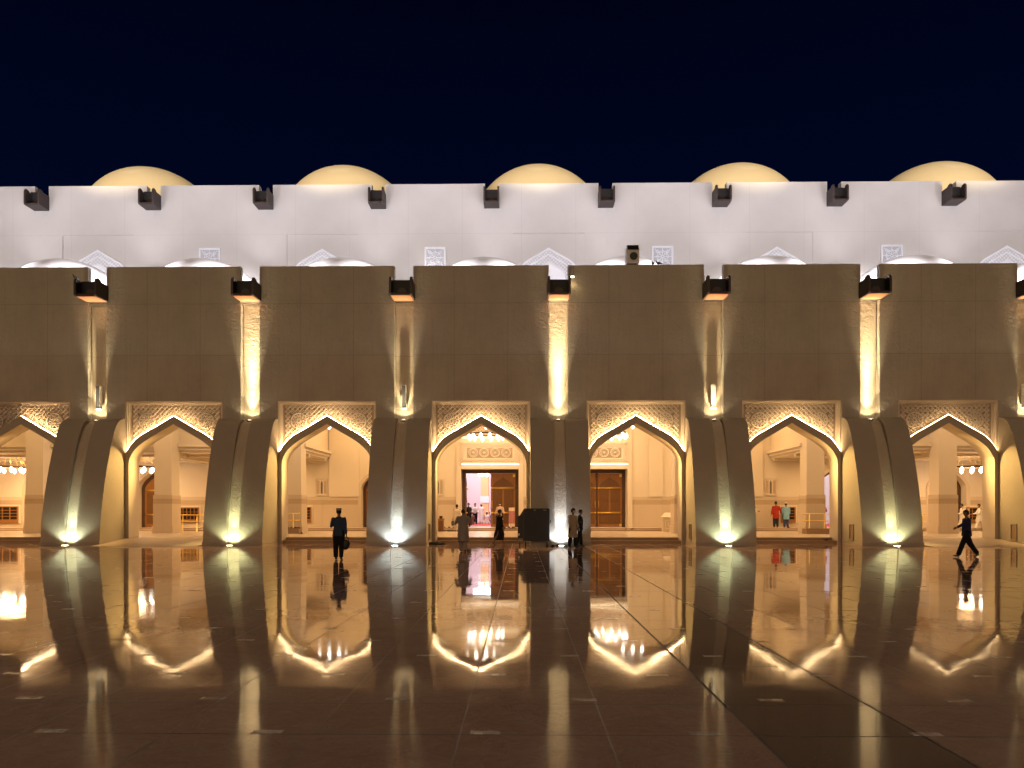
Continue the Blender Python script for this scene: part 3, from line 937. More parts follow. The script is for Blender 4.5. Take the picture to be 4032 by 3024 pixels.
room(15.5, 32, 66, 9.5, "side_room")
mb = MB(); mb.box(15.5, 32, 53.32, 66, 0.42, 0.50); mb.obj("red_carpet", M['carpet'], hall)
# columns inside the hall
for px0, px1, D, mat in ((1893, 1923, 66, 'peach'),):
    a, _ = at(px0, 0, D); b, _ = at(px1, 0, D)
    mb = MB(); mb.box(a, b, D, D + 1.2, 0.51, 9.4); c_ = mb.obj("hall_pillar", M[mat], hall)
    mb = MB(); z0, z1 = at(0, 1980, D)[1], at(0, 1954, D)[1]
    mb.box(a - 0.04, b + 0.04, D - 0.04, D + 1.24, z0, z1); mb.obj("pillar_band", M['hallroom'], c_)
mb = MB(); a, _ = at(1832, 0, 72); mb.box(a, a + 2.6, 72, 73, 0.51, 9.4); mb.obj("hall_pillar", stone("mauve_plaster", (0.62, 0.52, 0.56), var=0.02, bstr=0.02), hall)

# --- niche windows on the hall wall
nm = MB(); nm.ext([(-0.385, 2.75), (-0.385, 3.92), (0.385, 3.92), (0.385, 2.75)], -0.05, 0.0)
nf = MB()
for s in (-1, 1):
    nf.box(s * 0.24 - 0.09, s * 0.24 + 0.09, -0.06, -0.051, 2.88, 3.80)
ng = MB(); ng.ext([(-0.075, 2.88), (-0.075, 3.62), (-0.05, 3.72), (0, 3.80), (0.05, 3.72), (0.075, 3.62), (0.075, 2.88)], -0.062, -0.051)
nb = MB()
for w_, z0, z1 in ((0.385, 2.75, 3.92), (0.35, 2.80, 3.87)):
    for p_, q_ in (((-w_, z0), (w_, z0)), ((w_, z0), (w_, z1)), ((w_, z1), (-w_, z1)), ((-w_, z1), (-w_, z0))): nb.bar(p_, q_, 0.03, 0.03)
a_, b_, c_, d_ = nm.mesh("niche_window", M['carve']), nf.mesh("carved_screen", M['fret']), ng.mesh("pane", M['glass']), nb.mesh("window_frame", M['carve'])
for px in (1267.5, 1724.7, 2584.7, 3033.6):
    X, _ = at(px, 0, DH)
    yy = DH - (0.101 if px in (1267.5, 2584.7, 3033.6) and False else 0.0)
    n_ = link("niche_window", a_, hall, (X, yy, 0)); link("carved_screen", b_, n_); link("pane", c_, n_); link("window_frame", d_, n_, (0, -0.05, 0))

# ------------------------------------------------------------------ ground and sky
mb = MB()
mb.add([(-400, -300, 0), (400, -300, 0), (400, 500, 0), (-400, 500, 0)], [(0, 1, 2, 3)])
g = mb.obj("ground", M['floor']); struct(g)
# ------------------------------------------------------------------ column loudspeakers over every second buttress
where = {-3: "leftmost column loudspeaker, dark faced, hanging in the wall slot above a buttress",
         -1: "column loudspeaker in the wall slot left of the arch with the open hall door",
         1: "pale lit column loudspeaker in the slot right of the closed teak door arch",
         3: "column loudspeaker in the last slot at the right edge"}
body = MB(); body.box(-0.11, 0.11, -0.02, 0.22, 0, 1.22); body_me = body.mesh("loudspeaker_cabinet", M['white_gloss'])
gr = MB(); gr.box(-0.095, 0.095, -0.032, -0.022, 0.03, 1.19); gr_me = gr.mesh("grille", M['grille']); gr_pale = gr.mesh("grille", M['grey'])
br = MB(); br.box(-0.03, 0.03, 0.22, 0.305, 0.2, 0.26); br.box(-0.03, 0.03, 0.22, 0.305, 0.95, 1.01); br_me = br.mesh("bracket", M['grey'])
for k in (-3, -1, 1, 3):
    t = thing("column_loudspeaker", where[k], "loudspeaker", (slot_x(k), D0 + 0.05, 6.95), 0, "column loudspeakers in the wall slots")
    link("loudspeaker_cabinet", body_me, t); link("grille", gr_pale if k == 1 else gr_me, t); link("bracket", br_me, t)

# ------------------------------------------------------------------ uplights
def spot(nm, loc, tgt, energy, col, ang, blend=0.5, r=0.05):
    d = bpy.data.lights.new(nm, 'SPOT'); d.energy = energy; d.color = col; d.spot_size = R(ang); d.spot_blend = blend; d.shadow_soft_size = r
    o = bpy.data.objects.new(nm, d); COL.objects.link(o); o.location = loc
    o.rotation_euler = (Vector(tgt) - Vector(loc)).to_track_quat('-Z', 'Y').to_euler()
    return o
def point(nm, loc, energy, col, r=0.1):
    d = bpy.data.lights.new(nm, 'POINT'); d.energy = energy; d.color = col; d.shadow_soft_size = r
    o = bpy.data.objects.new(nm, d); COL.objects.link(o); o.location = loc
    return o
def area(nm, loc, tgt, energy, col, sx, sy):
    d = bpy.data.lights.new(nm, 'AREA'); d.energy = energy; d.color = col; d.shape = 'RECTANGLE'; d.size = sx; d.size_y = sy
    o = bpy.data.objects.new(nm, d); COL.objects.link(o); o.location = loc
    o.rotation_euler = (Vector(tgt) - Vector(loc)).to_track_quat('-Z', 'Y').to_euler()
rim = MB(); rim.tube([(0, 0, 0.003), (0, 0, 0.022)], [0.20, 0.19], 20); rim_me = rim.mesh("lamp_rim", M['grey'])
lens_c = MB(); lens_c.tube([(0, 0, 0.023), (0, 0, 0.027)], [0.14, 0.14], 20, smooth=False)
lc = lens_c.mesh("lens", M['glow_cool']); lw_ = lens_c.mesh("lens", M['glow_warm'])
BASEC = {-5: (0.95, 1, 0.7), -4: (0.9, 1, 0.7), -3: (0.86, 1.0, 0.70), -2: (0.92, 1.0, 0.55), -1: (0.70, 0.88, 1.0), 0: (0.78, 0.86, 1.0), 1: (0.80, 1.0, 0.66), 2: (0.93, 1.0, 0.56), 3: (0.95, 1, 0.7), 4: (0.95, 1, 0.7)}
bl = {-3: "ground uplight at the foot of the first whole buttress from the left edge",
      -2: "yellowish ground uplight between the left ramp and the man in dark blue",
      -1: "bluish white ground uplight at the foot of the buttress left of the open hall door",
      0: "bluish white ground uplight between the black cooler and the long pale shirt",
      1: "greenish ground uplight at the foot of the buttress right of the closed teak door",
      2: "pale yellow ground uplight at the foot of the buttress beside the striding man",
      -4: "ground uplight beyond the left edge", -5: "ground uplight far left", 3: "ground uplight beyond the right edge", 4: "ground uplight far right"}
for k in range(-3, 3):
    x = slot_x(k)
    t = thing("ground_uplight", bl[k], "uplight", (x, D0 - 2.72, 0), 0, "ground uplights at the buttress feet")
    link("lamp_rim", rim_me, t); link("lens", lc if k in (-1, 0) else lw_, t)
for k in SLOTS:
    x = slot_x(k); VR = 1 + 0.16 * math.sin(k * 2.3 + 1)
    # broad beam at the foot of each buttress, and a warm fitting on its shoulder washing the slot
    spot("buttress_lamp", (x, D0 - 2.72, 0.07), (x, D0 - 2.1, 1.4), 165, BASEC[k], 125, 0.5, 0.04)
    spot("buttress_lamp", (x, D0 - 2.72, 0.07), (x, D0 - 2.0, 1.70), 520 * VR, BASEC[k], 34, 1.0, 0.04)
    L_ = (x, D0 - 0.10, 6.37)
    spot("slot_lamp", L_, (x, D0 + 0.10, 9.0), 90, (1.0, 0.79, 0.46), 125, 0.3, 0.05)
    spot("slot_lamp", (x, D0 - 0.16, 6.37), (x, D0 - 0.02, 12.0), 5000, (1.0, 0.79, 0.46), 30, 1.0, 0.04)
    L_ = (x, D0 + 0.045, 6.42)
    spot("slot_lamp", L_, (x, D0 + 0.36, 9.5), 1100, (1.0, 0.79, 0.46), 50, 1.0, 0.05)
    spot("slot_lamp", L_, (x, D0 + 0.36, 12.5), 4200 * VR, (1.0, 0.79, 0.46), 26, 1.0, 0.05)
    spot("slot_lamp", L_, (x, D0 + 0.36, 14.0), 11000 * VR, (1.0, 0.76, 0.46), 15, 1.0, 0.05)
ul = MB(); ul.tube([(0, 0, 0), (0, 0, 0.10)], [0.10, 0.12], 14); ul_me = ul.mesh("lamp_body", M['grey'])
ulg = MB(); ulg.tube([(0, 0, 0.101), (0, 0, 0.106)], [0.10, 0.10], 14, smooth=False); ulg_me = ulg.mesh("lens", M['glow_warm'])
al = {-3: "under the dark column loudspeaker at the left", -2: "on the second whole buttress from the left", -1: "under the loudspeaker left of the open door",
      0: "above the black cooler", 1: "under the pale loudspeaker right of the closed door", 2: "above the second buttress from the right edge", 3: "at the right edge"}
for k in range(-3, 4):
    t = thing("shoulder_lamp", "warm lamp on the buttress shoulder " + al[k], "lamp", (slot_x(k), D0 - 0.10, 6.25), 0, "warm lamps on the buttress shoulders")
    link("lamp_body", ul_me, t); link("lens", ulg_me, t)
# roof floods behind the parapet wash the low domes and the hall wall
for k in BAYS:
    for dx in (-2.5, 2.5):
        spot("roof_flood", (bay_x(k) + dx, 38.52, 14.22), (bay_x(k) + dx * 0.6, 52, 20.5), 1500, (1.0, 0.94, 0.99), 160, 0.5, 0.10)
for k in range(-5, 6):
    spot("roof_flood", (slot_x(k), 39.6, 12.95), (slot_x(k), 52, 20.0), 2300, (1.0, 0.94, 0.99), 165, 0.5, 0.25)
# unseen floods placed across the courtyard to light the tall domes
for px in (308, 742, 1163, 1600, 2037):
    X, _ = at(px * 1.823, 651, 58.7)
    spot("unseen_dome_flood", (X * 0.5, -35.0, 24.0), (X * 0.968, 55.5, 29.6), 430000, (1.0, 0.78, 0.45), 7.4, 0.35, 0.5)
for k in BAYS:  # more unseen floods, added to brighten the low domes
    spot("unseen_low_dome_flood", (bay_x(k) * 0.5, -35.0, 24.0), (bay_x(k), 42, 17.2), 300000, (1.0, 0.96, 0.99), 3.4, 0.6, 0.4)
X, Z = at(935 * 1.823, 567 * 1.823, DU)
spot("window_lamp", (X, DU - 0.55, 17.9), (X, DU, 19.6), 90, (1.0, 0.9, 0.8), 80, 0.5, 0.03)

# ------------------------------------------------------------------ small lamp and projector box on the arcade wall, birds
X, Z = at(2251, 1092, D0)
t = thing("wall_lamp", "small lit wall lamp on a bracket under the parapet right of a dark water spout", "lamp", (X, D0, Z))
mb = MB(); mb.box(-0.11, 0.11, -0.38, -0.18, -0.05, 0.06); mb.obj("lamp_head", M['grey'], t)
mb = MB(); mb.box(-0.10, 0.10, -0.37, -0.19, -0.075, -0.052); mb.obj("lens", emit("small_lamp_lens", (1, 0.72, 0.38), 12), t)
mb = MB(); mb.box(-0.10, -0.06, -0.2, -0.003, 0.0, 0.5); mb.box(0.06, 0.10, -0.2, -0.003, 0.0, 0.5); mb.box(-0.10, 0.10, -0.05, -0.003, 0.45, 0.55); mb.obj("bracket", M['grey'], t)
spot("wall_lamp_light", (X, D0 - 0.28, Z - 0.09), (X, D0 - 0.1, Z - 2), 14, (1, 0.68, 0.30), 130, 0.8, 0.03)
X, Z = at(2489, 1040, D0 + 0.15)
t = thing("projector_box", "grey weatherproof projector box with round black lens standing on the parapet", "projector", (X, D0 + 0.15, 14.30))
mb = MB()
pr = [(-0.32, 0.06), (-0.40, 0.66), (-0.20, 0.98), (0.35, 0.98), (0.35, 0.06)]
n = len(pr); w = 0.30
vs = [(-w, y, z) for y, z in pr] + [(w, y, z) for y, z in pr]
mb.add(vs, [tuple(range(n))[::-1], tuple(range(n, 2 * n))] + [(i, (i + 1) % n, n + (i + 1) % n, n + i) for i in range(n)])
b_ = mb.obj("housing", M['white_gloss'], t)
mb = MB(); mb.tube([(0.02, -0.35, 0.36), (0.02, -0.42, 0.365)], [0.20, 0.20], 24, ref=(1, 0, 0)); mb.obj("lens_hood", M['black'], b_)
mb = MB(); mb.tube([(0.02, -0.345, 0.36), (0.02, -0.385, 0.363)], [0.235, 0.235], 24); mb.obj("lens_ring", M['white_gloss'], b_)
mb = MB(); 
mb.add([(-0.275, -0.402, 0.70), (0.275, -0.402, 0.70), (0.275, -0.212, 0.985), (-0.275, -0.212, 0.985)], [(0, 1, 2, 3)])
mb.obj("top_grille", M['black'], b_)
mb = MB(); mb.box(-0.16, -0.08, -0.12, 0.12, 0.0, 0.06); mb.box(0.10, 0.18, -0.12, 0.12, 0.0, 0.06); mb.box(-0.2, 0.22, -0.05, 0.05, 0.0, 0.04); mb.obj("foot", M['grey'], t)

def pigeon(px, py, D, z, rz, label):
    X, _ = at(px, py, D)
    mb = MB()
    mb.ball((0, 0, 0.11), (0.055, 0.11, 0.06), 10, 8)
    mb.tube([(0, 0.06, 0.13), (0, 0.10, 0.18), (0, 0.105, 0.22)], [0.04, 0.026, 0.026], 8)
    mb.ball((0, 0.115, 0.235), (0.027, 0.034, 0.028), 8, 6)
    mb.tube([(0, 0.14, 0.235), (0, 0.175, 0.228)], [0.009, 0.002], 5)
    mb.tube([(0, -0.07, 0.10), (0, -0.22, 0.06)], [(0.045, 0.02), (0.035, 0.006)], 8)
    for s in (-1, 1):
        mb.tube([(s * 0.025, 0, 0.07), (s * 0.025, 0.01, 0.005)], [0.007, 0.005], 5)
        mb.tube([(s * 0.05, 0.06, 0.13), (s * 0.055, -0.03, 0.12), (s * 0.03, -0.15, 0.08)], [(0.015, 0.03), (0.016, 0.05), (0.006, 0.015)], 8)
    o = mb.obj("pigeon", M['bird'], None, (X, D, z)); o.rotation_euler = (0, 0, rz)
    tag(o, label, "bird", "pigeons on the arcade")
pigeon(2571, 1040, D0 + 0.12, 14.3, R(10), "dark pigeon standing upright on the parapet, nearer the projector box")
pigeon(2593, 1040, D0 + 0.12, 14.3, R(70), "dark pigeon hunched on the parapet, farther from the projector box")
pigeon(296, 1100, D0 - 0.7, 13.43, R(160), "dark pigeon perched on the leftmost lower water spout")

# ------------------------------------------------------------------ chandeliers
def chandelier(label, loc, rad=1.07, drop=0.9, nb=12):
    t = thing("chandelier", label, "chandelier", loc, 0, "ring chandeliers in the portico")
    mb = MB()
    n = 28
    for i in range(n):
        a, b = 2 * PI * i / n, 2 * PI * (i + 1) / n
        ri, ro = rad - 0.06, rad + 0.06
        ps = [(r_ * math.cos(q), r_ * math.sin(q), z) for q in (a, b) for r_ in (ri, ro) for z in (-0.05, 0.06)]
        mb.add(ps, [(2, 6, 7, 3), (0, 1, 5, 4), (1, 3, 7, 5), (0, 4, 6, 2)])
    mb.obj("ring", M['wood_dark'], t)
    for i in range(8):
        a = 2 * PI * i / 8
        mb = MB(); mb.tube([(rad * math.cos(a), rad * math.sin(a), 0.05), (rad * 0.62 * math.cos(a), rad * 0.62 * math.sin(a), drop)], [0.016, 0.016], 5)
        mb.ball((rad * 0.62 * math.cos(a), rad * 0.62 * math.sin(a), drop - 0.03), 0.06, 8, 6)
        mb.obj("hanging_rod", M['brass'], t)
    bulb = MB(); bulb.tube([(0, 0, 0), (0, 0, -0.05), (0, 0, -0.14), (0, 0, -0.24), (0, 0, -0.32), (0, 0, -0.36)], [0.03, 0.08, 0.105, 0.10, 0.055, 0.015], 12)
    bm_ = bulb.mesh("glass_lamp", M['bulb'])
    for i in range(nb):
        a = 2 * PI * (i + 0.5) / nb
        link("glass_lamp", bm_, t, (rad * 1.06 * math.cos(a), rad * 1.06 * math.sin(a), -0.02))
    return t
ch = {}
warm = (1.0, 0.60, 0.25)
def hang(label, px, py, D, ceil, src=None, E=240, z=None):
    X, Z = at(px, py, D)
    if z is not None: Z = z
    o = chandelier(label, (X, D, Z), drop=ceil - Z)
    point("chandelier_light", (X, D, Z - 0.15), E * 0.45, warm, 0.30)
    area("chandelier_glow", (X, D, Z + 0.12), (X, D + 0.01, 0), E * 0.9, warm, 1.5, 1.5)
    return o
hang("ring chandelier cut by the left edge of the photo, hung under the low ceiling", 30, 1840, 49, 5.3)
hang("ring chandelier half hidden by the column beyond the left ramp", 545, 1840, 49, 5.3)
hang("ring chandelier hanging high in front of the carved panels over the open hall door", 1914, 1710, 49, 9.0, E=60)
hang("ring chandelier hanging high in front of the carved panels over the closed teak door", 2398, 1706, 49, 9.0, E=60)
hang("ring chandelier near the right edge above the two men in white", 3807, 1840, 49, 5.3)
# chandeliers of the tall front aisle, mostly above the arch crowns
for k, lab in ((-3, "front aisle chandelier behind the arch crown over the left ramp"), (-2, "front aisle chandelier behind the arch crown above the blue-shirted man"),
               (-1, "front aisle chandelier behind the arch crown over the open hall door"), (0, "front aisle chandelier behind the arch crown over the closed teak door"),
               (1, "front aisle chandelier behind the arch crown above the man in red"), (2, "front aisle chandelier behind the arch crown over the right ramp"),
               (-4, "front aisle chandelier behind the arch crown at the left edge"), (3, "front aisle chandelier behind the last arch crown on the right")):
    zz = {-2: 6.93, -1: 6.93, 0: 6.93}.get(k, 7.4)
    px = {-2: 1312, -1: 1894, 0: 2474}.get(k)
    X = at(px, 0, 43.9)[0] if px else bay_x(k)
    o = chandelier(lab, (X, 43.0, zz), drop=9.0 - zz)
hd = chandelier("cluster chandelier of bright glass lamps inside the hall behind the open door", (at(1903, 0, 61)[0], 61, 5.35), rad=0.72, drop=4.1, nb=16)
hd["group"] = "chandelier of the hall"
g2 = MB()
for i in range(7):
    a = 2 * PI * i / 7
    g2.tube([(0.35 * math.cos(a), 0.35 * math.sin(a), -0.25), (0.35 * math.cos(a), 0.35 * math.sin(a), -0.45), (0.35 * math.cos(a), 0.35 * math.sin(a), -0.75), (0.35 * math.cos(a), 0.35 * math.sin(a), -0.85)], [0.03, 0.11, 0.11, 0.03], 10)
g2.obj("lamp_cluster", M['bulb'], hd)
for k in BAYS:     # unseen area lamps added under the ceiling to fill the front aisle
    area("unseen_aisle_fill", (bay_x(k), 42.4, 8.9), (bay_x(k), 42.6, 0), 260, warm, 6.0, 4.5)
    for sx in (-1, 1):     # unseen spots added behind the crown to light the buttress cheeks
        spot("unseen_cheek_spot", (bay_x(k) - sx * 0.3, 39.5, 6.0), (bay_x(k) + sx * 2.53, 36.7, 2.9), 2300, (1.0, 0.62, 0.20), 52, 0.8, 0.08)
for k in (-2, -1, 0, 1):   # the same added fill over the tall middle bays
    area("bay_light", (bay_x(k), 49, 8.9), (bay_x(k), 49.2, 0), 380, warm, 5.0, 4.0)
for k in (-6, -5, -3, 2, 4): area("low_bay_light", (bay_x(k), 49, 5.0), (bay_x(k), 49.01, 0), 300, warm, 2.0, 2.0)
area("hall_ceiling_light", (-3, 64, 9.2), (-3, 64, 0), 3000, (1.0, 0.90, 0.92), 8, 12)
area("side_room_light", (22, 60, 9.2), (22, 60, 0), 1600, (1.0, 0.88, 0.84), 8, 8)

# ------------------------------------------------------------------ shoe racks
def rack(label, x0, x1, z0, z1, cols, rows, y=DH, shoes=True):
    t = thing("shoe_rack", label, "shoe rack", ((x0 + x1) / 2, y, z0), 0, "wooden shoe racks set in the hall wall")
    w, h = (x1 - x0) / 2, z1 - z0
    mb = MB(); fw = 0.07
    mb.ext([(-w, 0), (-w, h), (w, h), (w, 0)], -0.07, -0.052); mb.obj("back", M['void'], t)
    mb = MB()
    hb = h * 0.22
    mb.box(-w, -w + fw, -0.16, -0.071, 0, h); mb.box(w - fw, w, -0.16, -0.071, 0, h); mb.box(-w + fw, w - fw, -0.16, -0.071, h - fw, h); mb.box(-w + fw, w - fw, -0.16, -0.071, 0, hb)
    mb.obj("rack_frame", M['wood'], t)
    mb = MB()
    W = 2 * (w - fw)
    for i in range(1, cols): mb.box(-w + fw + W * i / cols - 0.018, -w + fw + W * i / cols + 0.018, -0.155, -0.071, hb, h - fw)
    H = h - fw - hb
    for j in range(1, rows): mb.box(-w + fw, w - fw, -0.165, -0.071, hb + H * j / rows - 0.02, hb + H * j / rows + 0.02)
    mb.obj("shelf_grid", M['wood'], t)
    mb = MB()
    a = 0.12
    mb.ext([(-w - a, -a), (-w - a, h + a), (w + a, h + a), (w + a, -a), (w, -a), (w, h), (-w, h), (-w, -a)], -0.08, -0.051)
    mb.obj("stone_trim", M['inner'], t)
def zz_(py): return at(2016, py, DH)[1]
xa, xb = at(0, 0, DH)[0] - 1.4, at(76, 0, DH)[0]
rack("dark wooden shoe rack at the left edge of the photo", xa, xb, 0.80, 2.0, 5, 4)
rack("wide wooden shoe rack behind the brass rail beyond the left ramp", at(705, 0, DH)[0], at(786, 0, DH)[0], 0.84, 1.92, 5, 3)
rack("narrow wooden shoe rack beside the column above the stone shoe box", at(1203, 0, DH)[0], at(1227, 0, DH)[0], 0.86, 1.95, 1, 4)
rack("wooden shoe rack behind the man in the pale blue tunic", at(3073, 0, DH)[0], at(3130, 0, DH)[0], 0.84, 1.95, 2, 4)
rack("wooden shoe rack between the two men in white at the right", at(3800, 0, DH)[0], at(3850, 0, DH)[0], 0.84, 1.92, 2, 4)

# ------------------------------------------------------------------ brass handrails on stone kerbs
def rail(label, px0, px1, D, z0, ztop, posts, kerb=True, ends=(True, True)):
    xa, xb = at(px0, 0, D)[0], at(px1, 0, D)[0]
    t = thing("handrail", label, "handrail", ((xa + xb) / 2, D, z0), 0, "brass handrails in the portico")
    w = (xb - xa) / 2
    for z in (ztop - z0, ztop - z0 - 0.42):
        mb = MB(); mb.tube([(-w, 0, z), (w, 0, z)], [0.028, 0.028], 8)
        for s, e in ((-1, ends[0]), (1, ends[1])):
            if e: mb.ball((s * w, 0, z), 0.055, 8, 6)
        mb.obj("rail_bar", M['brass'], t)
    for p in posts:
        xp = at(p, 0, D)[0] - (xa + xb) / 2
        mb = MB(); mb.tube([(xp, 0, 0), (xp, 0, 0.05), (xp, 0, 0.06), (xp, 0, ztop - z0)], [0.06, 0.06, 0.03, 0.028], 8); mb.obj("post", M['brass'], t)
mb = MB()
for a, b in ((1129, 1184), (3166, 3262), (690, 815)):
    xa, xb = at(a, 0, 44.6)[0], at(b, 0, 44.6)[0]
    mb.box(xa, xb, 44.2, 44.93, FZ, FZ + 0.32) if a != 690 else None
mb.obj("stone_kerb", M['step'], arcade)
rail("short brass handrail over the stone shoe box left of the blue-shirted man", 1096, 1178, 44.5, 0.62, 1.52, (1155,), ends=(False, True))
rail("brass handrail in front of the right column beside the maroon robe", 3163, 3262, 44.5, 0.62, 1.50, (3187, 3246), ends=(True, False))
rail("brass handrail in front of the wide shoe rack beyond the left ramp", 702, 800, 47.5, 0.30, 1.42, (720, 776), ends=(True, True))
rail("short brass handrail left of the column beyond the right ramp", 3600, 3646, 47.5, 0.30, 1.42, (3632,), ends=(True, True))

# ------------------------------------------------------------------ marble donation box, lectern, rug on its stand
xa, xb, D = at(2614, 0, 49)[0], at(2662, 0, 49)[0], 49.5
t = thing("donation_box", "pale stone lectern-shaped box with sloping top at the right of the closed teak door", "stone box", ((xa + xb) / 2, D, FZ))
w = (xb - xa) / 2 
mb = MB(); mb.box(-w, w, -0.3, 0.3, 0, 0.95); mb.obj("body", M['dado'], t)
mb = MB(); mb.add([(-w - .05, -0.36, 0.95), (w + .05, -0.36, 0.95), (w + .05, 0.36, 0.95), (-w - .05, 0.36, 0.95), (-w + .2, 0.0, 1.25), (w + .05, 0.0, 1.25), (w + .05, 0.30, 1.25), (-w + .2, 0.30, 1.25)],
       [(3, 2, 1, 0), (0, 1, 5, 4), (1, 2, 6, 5), (2, 3, 7, 6), (3, 0, 4, 7), (4, 5, 6, 7)]); mb.obj("sloping_top", M['carve'], t)
mb = MB()
for p_, q_ in (((-.25, .2), (.25, .2)), ((.25, .2), (.25, .75)), ((.25, .75), (-.25, .75)), ((-.25, .75), (-.25, .2))): mb.bar(p_, q_, 0.05, 0.03)
mb.disc_ring(0, 0.475, 0.08, 0.13, 0.03, 10); mb.obj("carved_panel", M['carve'], t, (0, -0.301, 0))

X = (at(1721, 0, 49)[0] + at(1744, 0, 49)[0]) / 2
t = thing("shoe_box_stand", "small wooden cabinet under a dark box, left of the open hall door", "cabinet", (X, 49.6, FZ))
mb = MB(); mb.box(-0.19, 0.19, -0.17, 0.17, 0, 0.80); mb.obj("cabinet_body", M['wood'], t)
mb = MB(); mb.box(-0.23, 0.23, -0.20, 0.20, 0.801, 0.86); mb.obj("cabinet_top", M['wood'], t)
mb = MB(); mb.box(-0.15, 0.15, -0.18, -0.171, 0.1, 0.7); mb.obj("door_panel", M['wood_in'], t)
mb = MB(); mb.box(-0.10, 0.10, -0.1, 0.1, 0, 0.16); mb.box(-0.11, 0.11, -0.11, 0.11, 0.13, 0.17)
tag(mb.obj("dark_box", M['black'], None, (X, 49.6, FZ + 0.861)), "small dark box sitting on the wooden cabinet", "box")

xa, xb = at(2003, 0, 52)[0], at(2027, 0, 52)[0]
t = thing("folded_rug", "mauve prayer rug with pale patterned ends hung over a stand before the teak leaf", "prayer rug", ((xa + xb) / 2, 51.9, 0.5))
w = (xb - xa) / 2
def rugpart(z0, z1, nm, m):
    mb = MB(); n = 10
    vs = []
    for i in range(n + 1):
        x = -w + 2 * w * i / n
        for z in (z0, z1): vs += [(x, -0.06 - 0.015 * math.sin(i * 1.7) - (1.4 - z) * 0.12, z), (x, 0.0, z)]
    fs = []
    for i in range(n):
        a = i * 4; b = a + 4
        fs += [(a, b, b + 2, a + 2), (a + 1, a + 3, b + 3, b + 1), (a + 2, b + 2, b + 3, a + 3), (a, a + 1, b + 1, b)]
    fs += [(0, 2, 3, 1), (n * 4, n * 4 + 1, n * 4 + 3, n * 4 + 2)]
    mb.add(vs, fs); return mb.obj(nm, m, t)
rugpart(0.28, 1.16, "rug_field", M['rug']); rugpart(1.162, 1.40, "rug_border", M['rug_l']); rugpart(0.05, 0.278, "rug_border", M['rug_l'])
mb = MB(); mb.box(-w - 0.02, w + 0.02, 0.005, 0.05, 1.30, 1.34)
for s in (-1, 1): mb.box(s * w - 0.02, s * w + 0.02, 0.005, 0.05, 0, 1.30)
mb.obj("stand", M['wood_dark'], t)

# ------------------------------------------------------------------ wheeled air cooler in the courtyard
D = 35.4
xa, xb = at(2060, 0, D)[0], at(2164, 0, D)[0]
t = thing("air_cooler", "large black wheeled air cooler standing in front of the middle buttress", "air cooler", ((xa + xb) / 2, D, 0))
w = (xb - xa) / 2
body = MB()
body.ext([(-w, 0.24), (-w, 1.74), (-w + 0.06, 1.80), (w - 0.02, 1.80), (w, 1.76), (w, 0.24)], -0.02, 0.62)
body.ext([(-w - 0.26, 0.36), (-w - 0.26, 1.42), (-w - 0.16, 1.46), (-w - 0.002, 1.72), (-w - 0.002, 0.36)], 0.06, 0.56)
b_ = body.obj("cooler_body", M['cooler'], t)
mb = MB(); mb.box(-w + 0.10, w - 0.06, -0.05, -0.022, 0.50, 1.66); fr = mb.obj("outlet_grille", M['grille'], b_)
mb = MB()
for i in range(22):
    z = 0.54 + i * 0.05
    mb.box(-w + 0.13, w - 0.09, -0.065, -0.051, z, z + 0.014)
mb.obj("louvres", M['black'], fr)
mb = MB(); mb.box(-0.13, -0.03, -0.03, -0.021, 1.70, 1.735); mb.box(0.33, 0.48, -0.03, -0.021, 1.705, 1.73); mb.obj("badge", M['grey'], b_)
mb = MB(); mb.box(-w - 0.24, -w - 0.17, 0.045, 0.059, 0.50, 0.60); mb.obj("sticker", M['white_gloss'], b_)
mb = MB()
for i in range(9): mb.box(-w - 0.22, -w - 0.04, 0.045, 0.059, 0.68 + i * 0.08, 0.71 + i * 0.08)
mb.obj("side_vents", M['black'], b_)
mb = MB(); mb.tube([(w, 0.2, 1.1), (w + 0.05, 0.2, 1.1), (w + 0.05, 0.2, 1.25), (w, 0.2, 1.25)], [0.02] * 4, 6); mb.obj("handle", M['black'], b_)
for x, y in ((-w - 0.16, 0.3), (-w + 0.12, 0.05), (w - 0.12, 0.05), (w - 0.12, 0.52), (-w + 0.12, 0.52)):
    mb = MB(); mb.tube([(x - 0.03, y, 0.085), (x + 0.03, y, 0.085)], [0.085, 0.085], 16, smooth=False, ref=(0, 1, 0)); wl = mb.obj("castor", M['black'], t)
    mb = MB(); mb.box(x - 0.05, x - 0.035, y - 0.03, y + 0.03, 0.085, 0.24); mb.box(x + 0.035, x + 0.05, y - 0.03, y + 0.03, 0.085, 0.24)
    if x < -w: mb.box(x - 0.05, x + 0.05, y - 0.03, y + 0.03, 0.24, 0.36)
    mb.obj("fork", M['grey'], wl)

# ------------------------------------------------------------------ shoes left on floor and steps
def sandal_mesh(nm, mat):
    mb = MB()
    n = 14
    pts = []
    for i in range(n):
        a = 2 * PI * i / n
        pts.append((0.048 * math.cos(a) * (1.0 + 0.12 * math.sin(a)), 0.135 * math.sin(a)))
    vs = [(x, y, 0) for x, y in pts] + [(x, y, 0.028) for x, y in pts]
    mb.add(vs, [tuple(range(n))[::-1], tuple(range(n, 2 * n))] + [(i, (i + 1) % n, n + (i + 1) % n, n + i) for i in range(n)])
    for k_ in range(5):
        y = 0.02 + k_ * 0.018
        mb.tube([(-0.048, y, 0.02), (-0.03, y + 0.006, 0.06), (0, y + 0.01, 0.075), (0.03, y + 0.006, 0.06), (0.048, y, 0.02)], [0.011] * 5, 5, ref=(0, 1, 0))
    return mb.mesh(nm, mat)
san = {0: sandal_mesh("sandal", M['sandal']), 1: sandal_mesh("sandal", M['sandal_b'])}
